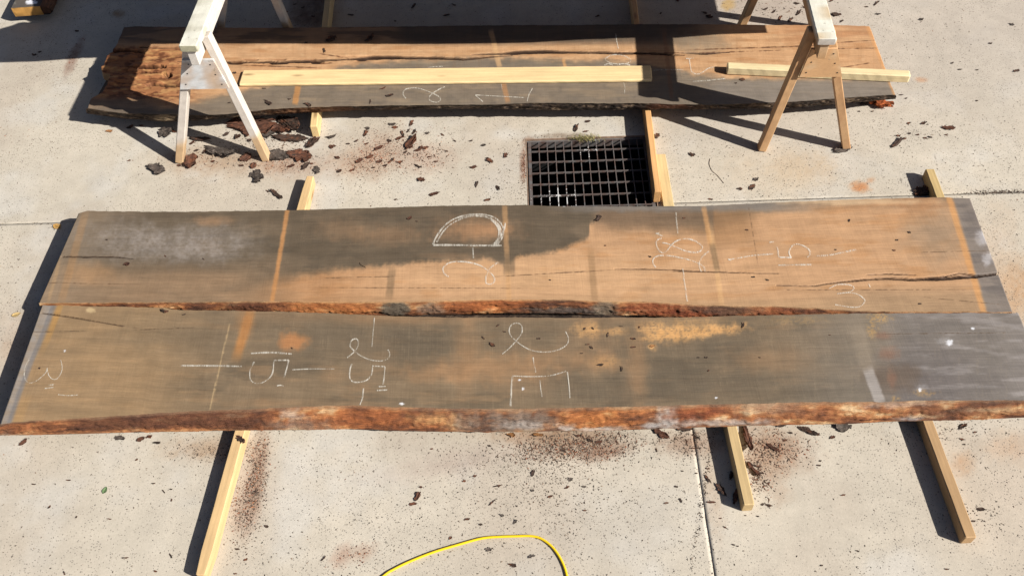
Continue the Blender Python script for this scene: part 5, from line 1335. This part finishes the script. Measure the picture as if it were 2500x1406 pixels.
# ------------------------------------------------------------------ grass, leaves, twig, hose
def grass():
    r = np.random.default_rng(9)
    p = P(1432, 338); base = (p[0], p[1], 0)
    V, F, c = [], [], []
    for i in range(150):
        w = P(1432 + r.normal(0, 17), 340 + r.normal(0, 3.0)); th = r.uniform(0, 2 * math.pi); L = r.uniform(.012, .045); wd_ = r.uniform(.0007, .0016); h = L * r.uniform(.25, .8)
        d = np.array([math.cos(th), math.sin(th)]); n = np.array([-d[1], d[0]])
        o = len(V)
        for k, (f, hz, ww) in enumerate(((0, 0, 1), (.35, .75, .85), (.75, 1, .6), (1.05, .7, .1))):
            q = w[:2] + d * L * f * .8
            V += [(*(q + n * wd_ * ww), h * hz), (*(q - n * wd_ * ww), h * hz)]
        for k in range(3): F.append((o + 2 * k, o + 2 * k + 1, o + 2 * k + 3, o + 2 * k + 2))
        cl = [(168, 156, 104), (140, 138, 78), (196, 180, 130), (120, 112, 64)][r.integers(0, 4)]
        c += [cl] * 8
    o = mesh_obj('grass_tuft', V, F, M_CHIP, None, base, lin(np.array(c, float)) * K_ALB)
    tag(o, 'dry grass tuft growing at the far edge of the drain grate', 'grass tuft')
grass()
def leaf(px, py, Lp, ang, colr, label, seed, stem=True):
    p = P(px, py); k = math.radians(ang)
    q = P(px + math.cos(k) * Lp / 2, py - math.sin(k) * Lp / 2); L = 2 * float(np.linalg.norm((q - p)[:2])); yaw = math.atan2((q - p)[1], (q - p)[0])
    nx, ny = 15, 7; s = np.linspace(0, 1, nx); t = np.linspace(-1, 1, ny)
    S, T = np.meshgrid(s, t, indexing='ij')
    w = np.sin(np.pi * S ** .85) * .33 * (.75 + .5 * fbm(S * 6 + seed, T, 901))
    X = (S - .5) * L; Y = T * w * L; Z = .001 + .16 * L * (np.abs(T) ** 1.3 * .5 + (S - .4) ** 2 * .8) + .02 * L * fbm(S * 5 + seed, T * 3, 903)
    c = np.tile(np.array([colr], float), (nx * ny, 1)) * (.75 + .5 * fbm((S * 9).ravel(), (T * 4).ravel(), 905))[:, None]
    c = mix(c, np.array(colr) * .7, (np.abs(T.ravel()) < .1) * .6)
    o = mesh_obj('leaf', np.stack([X.ravel(), Y.ravel(), Z.ravel()], 1), grid_faces(nx, ny), M_CHIP, None, col=lin(c) * K_ALB, smooth=True)
    o.location = (p[0], p[1], .0006); o.rotation_euler = (0, 0, yaw)
    return tag(o, label, 'leaf')
leaf(257, 1197, 19, 62, (112, 136, 92), 'small green leaf on the concrete in front of the nearest slab', 3)
leaf(41, 769, 24, 15, (206, 176, 120), 'dry yellow leaf on the concrete left of the front slabs', 7)
leaf(141, 555, 20, -30, (196, 152, 86), 'dry tan leaf at the shadow edge by the corner of the middle slab', 11)
def tube(name, pts3, rad, mat, colr, label, cat, sides=8):
    q = np.array(pts3, float); t = np.gradient(q, axis=0); t /= np.linalg.norm(t, axis=1)[:, None]
    n = np.stack([-t[:, 1], t[:, 0], t[:, 0] * 0], 1); b = np.cross(t, n)
    k = np.linspace(0, 2 * np.pi, sides, endpoint=False)
    V = (q[:, None] + rad * (np.cos(k)[None, :, None] * n[:, None] + np.sin(k)[None, :, None] * b[:, None])).reshape(-1, 3)
    m = len(q); i = np.arange(m - 1)[:, None] * sides; j = np.arange(sides)[None]
    F = np.stack([i + j, i + (j + 1) % sides, i + sides + (j + 1) % sides, i + sides + j], -1).reshape(-1, 4)
    base = (*q[m // 2, :2], 0)
    c = lin(np.tile(np.array([colr], float), (len(V), 1))) * K_ALB
    o = mesh_obj(name, V, F, mat, None, base, c, smooth=True)
    return tag(o, label, cat)
def hose_mat():
    s = N('yellow_rubber'); c = s.attr(); gp = s.n('ShaderNodeNewGeometry').outputs['Position']
    a = s.noise(gp, 60, 4, .7)
    c = s.mixc(s.math('MULTIPLY', s.math('GREATER_THAN', a, .66), .4), c, (.25, .17, .05))
    s.out(c, .42); return s.m
hp = catmull([(800 + x / 3.463, 1000 + y / 3.463) for x, y in ((-260, 2250), (0, 1900), (240, 1600), (470, 1404), (560, 1346), (700, 1278), (900, 1200), (1100, 1140), (1300, 1086), (1450, 1072), (1600, 1067), (1720, 1066), (1800, 1085), (1880, 1140), (1940, 1210), (1990, 1300), (2022, 1400), (2060, 1600), (2080, 2000))], 6)
hw_ = PV(hp[:, 0], hp[:, 1], .0055); hw_[:, 2] = .0055
tube('yellow_hose', hw_, .0052, hose_mat(), (252, 212, 40), 'yellow hose looping across the concrete at the bottom of the picture', 'hose', 12)
def thin(label, pts, rad, colr, z, name, cat):
    q = catmull(pts, 2); w = PV(q[:, 0], q[:, 1], z); w[:, 2] = z + rad + .0015 * np.abs(np.sin(np.arange(len(w)) * .3))
    tube(name, w, rad, M_CHIP, colr, label, cat, 5)
thin('long thin twig lying on the concrete right of the drain grate', [(1733, 388), (1732, 403), (1739, 418), (1752, 430), (1767, 448)], .0012, (120, 100, 84), 0, 'twig', 'twig')
thin('tiny hooked splinter on the dark part of the middle slab', [(878, 641), (880, 646), (886, 650), (893, 654)], .0011, (90, 66, 46), ZT, 'splinter', 'splinter')
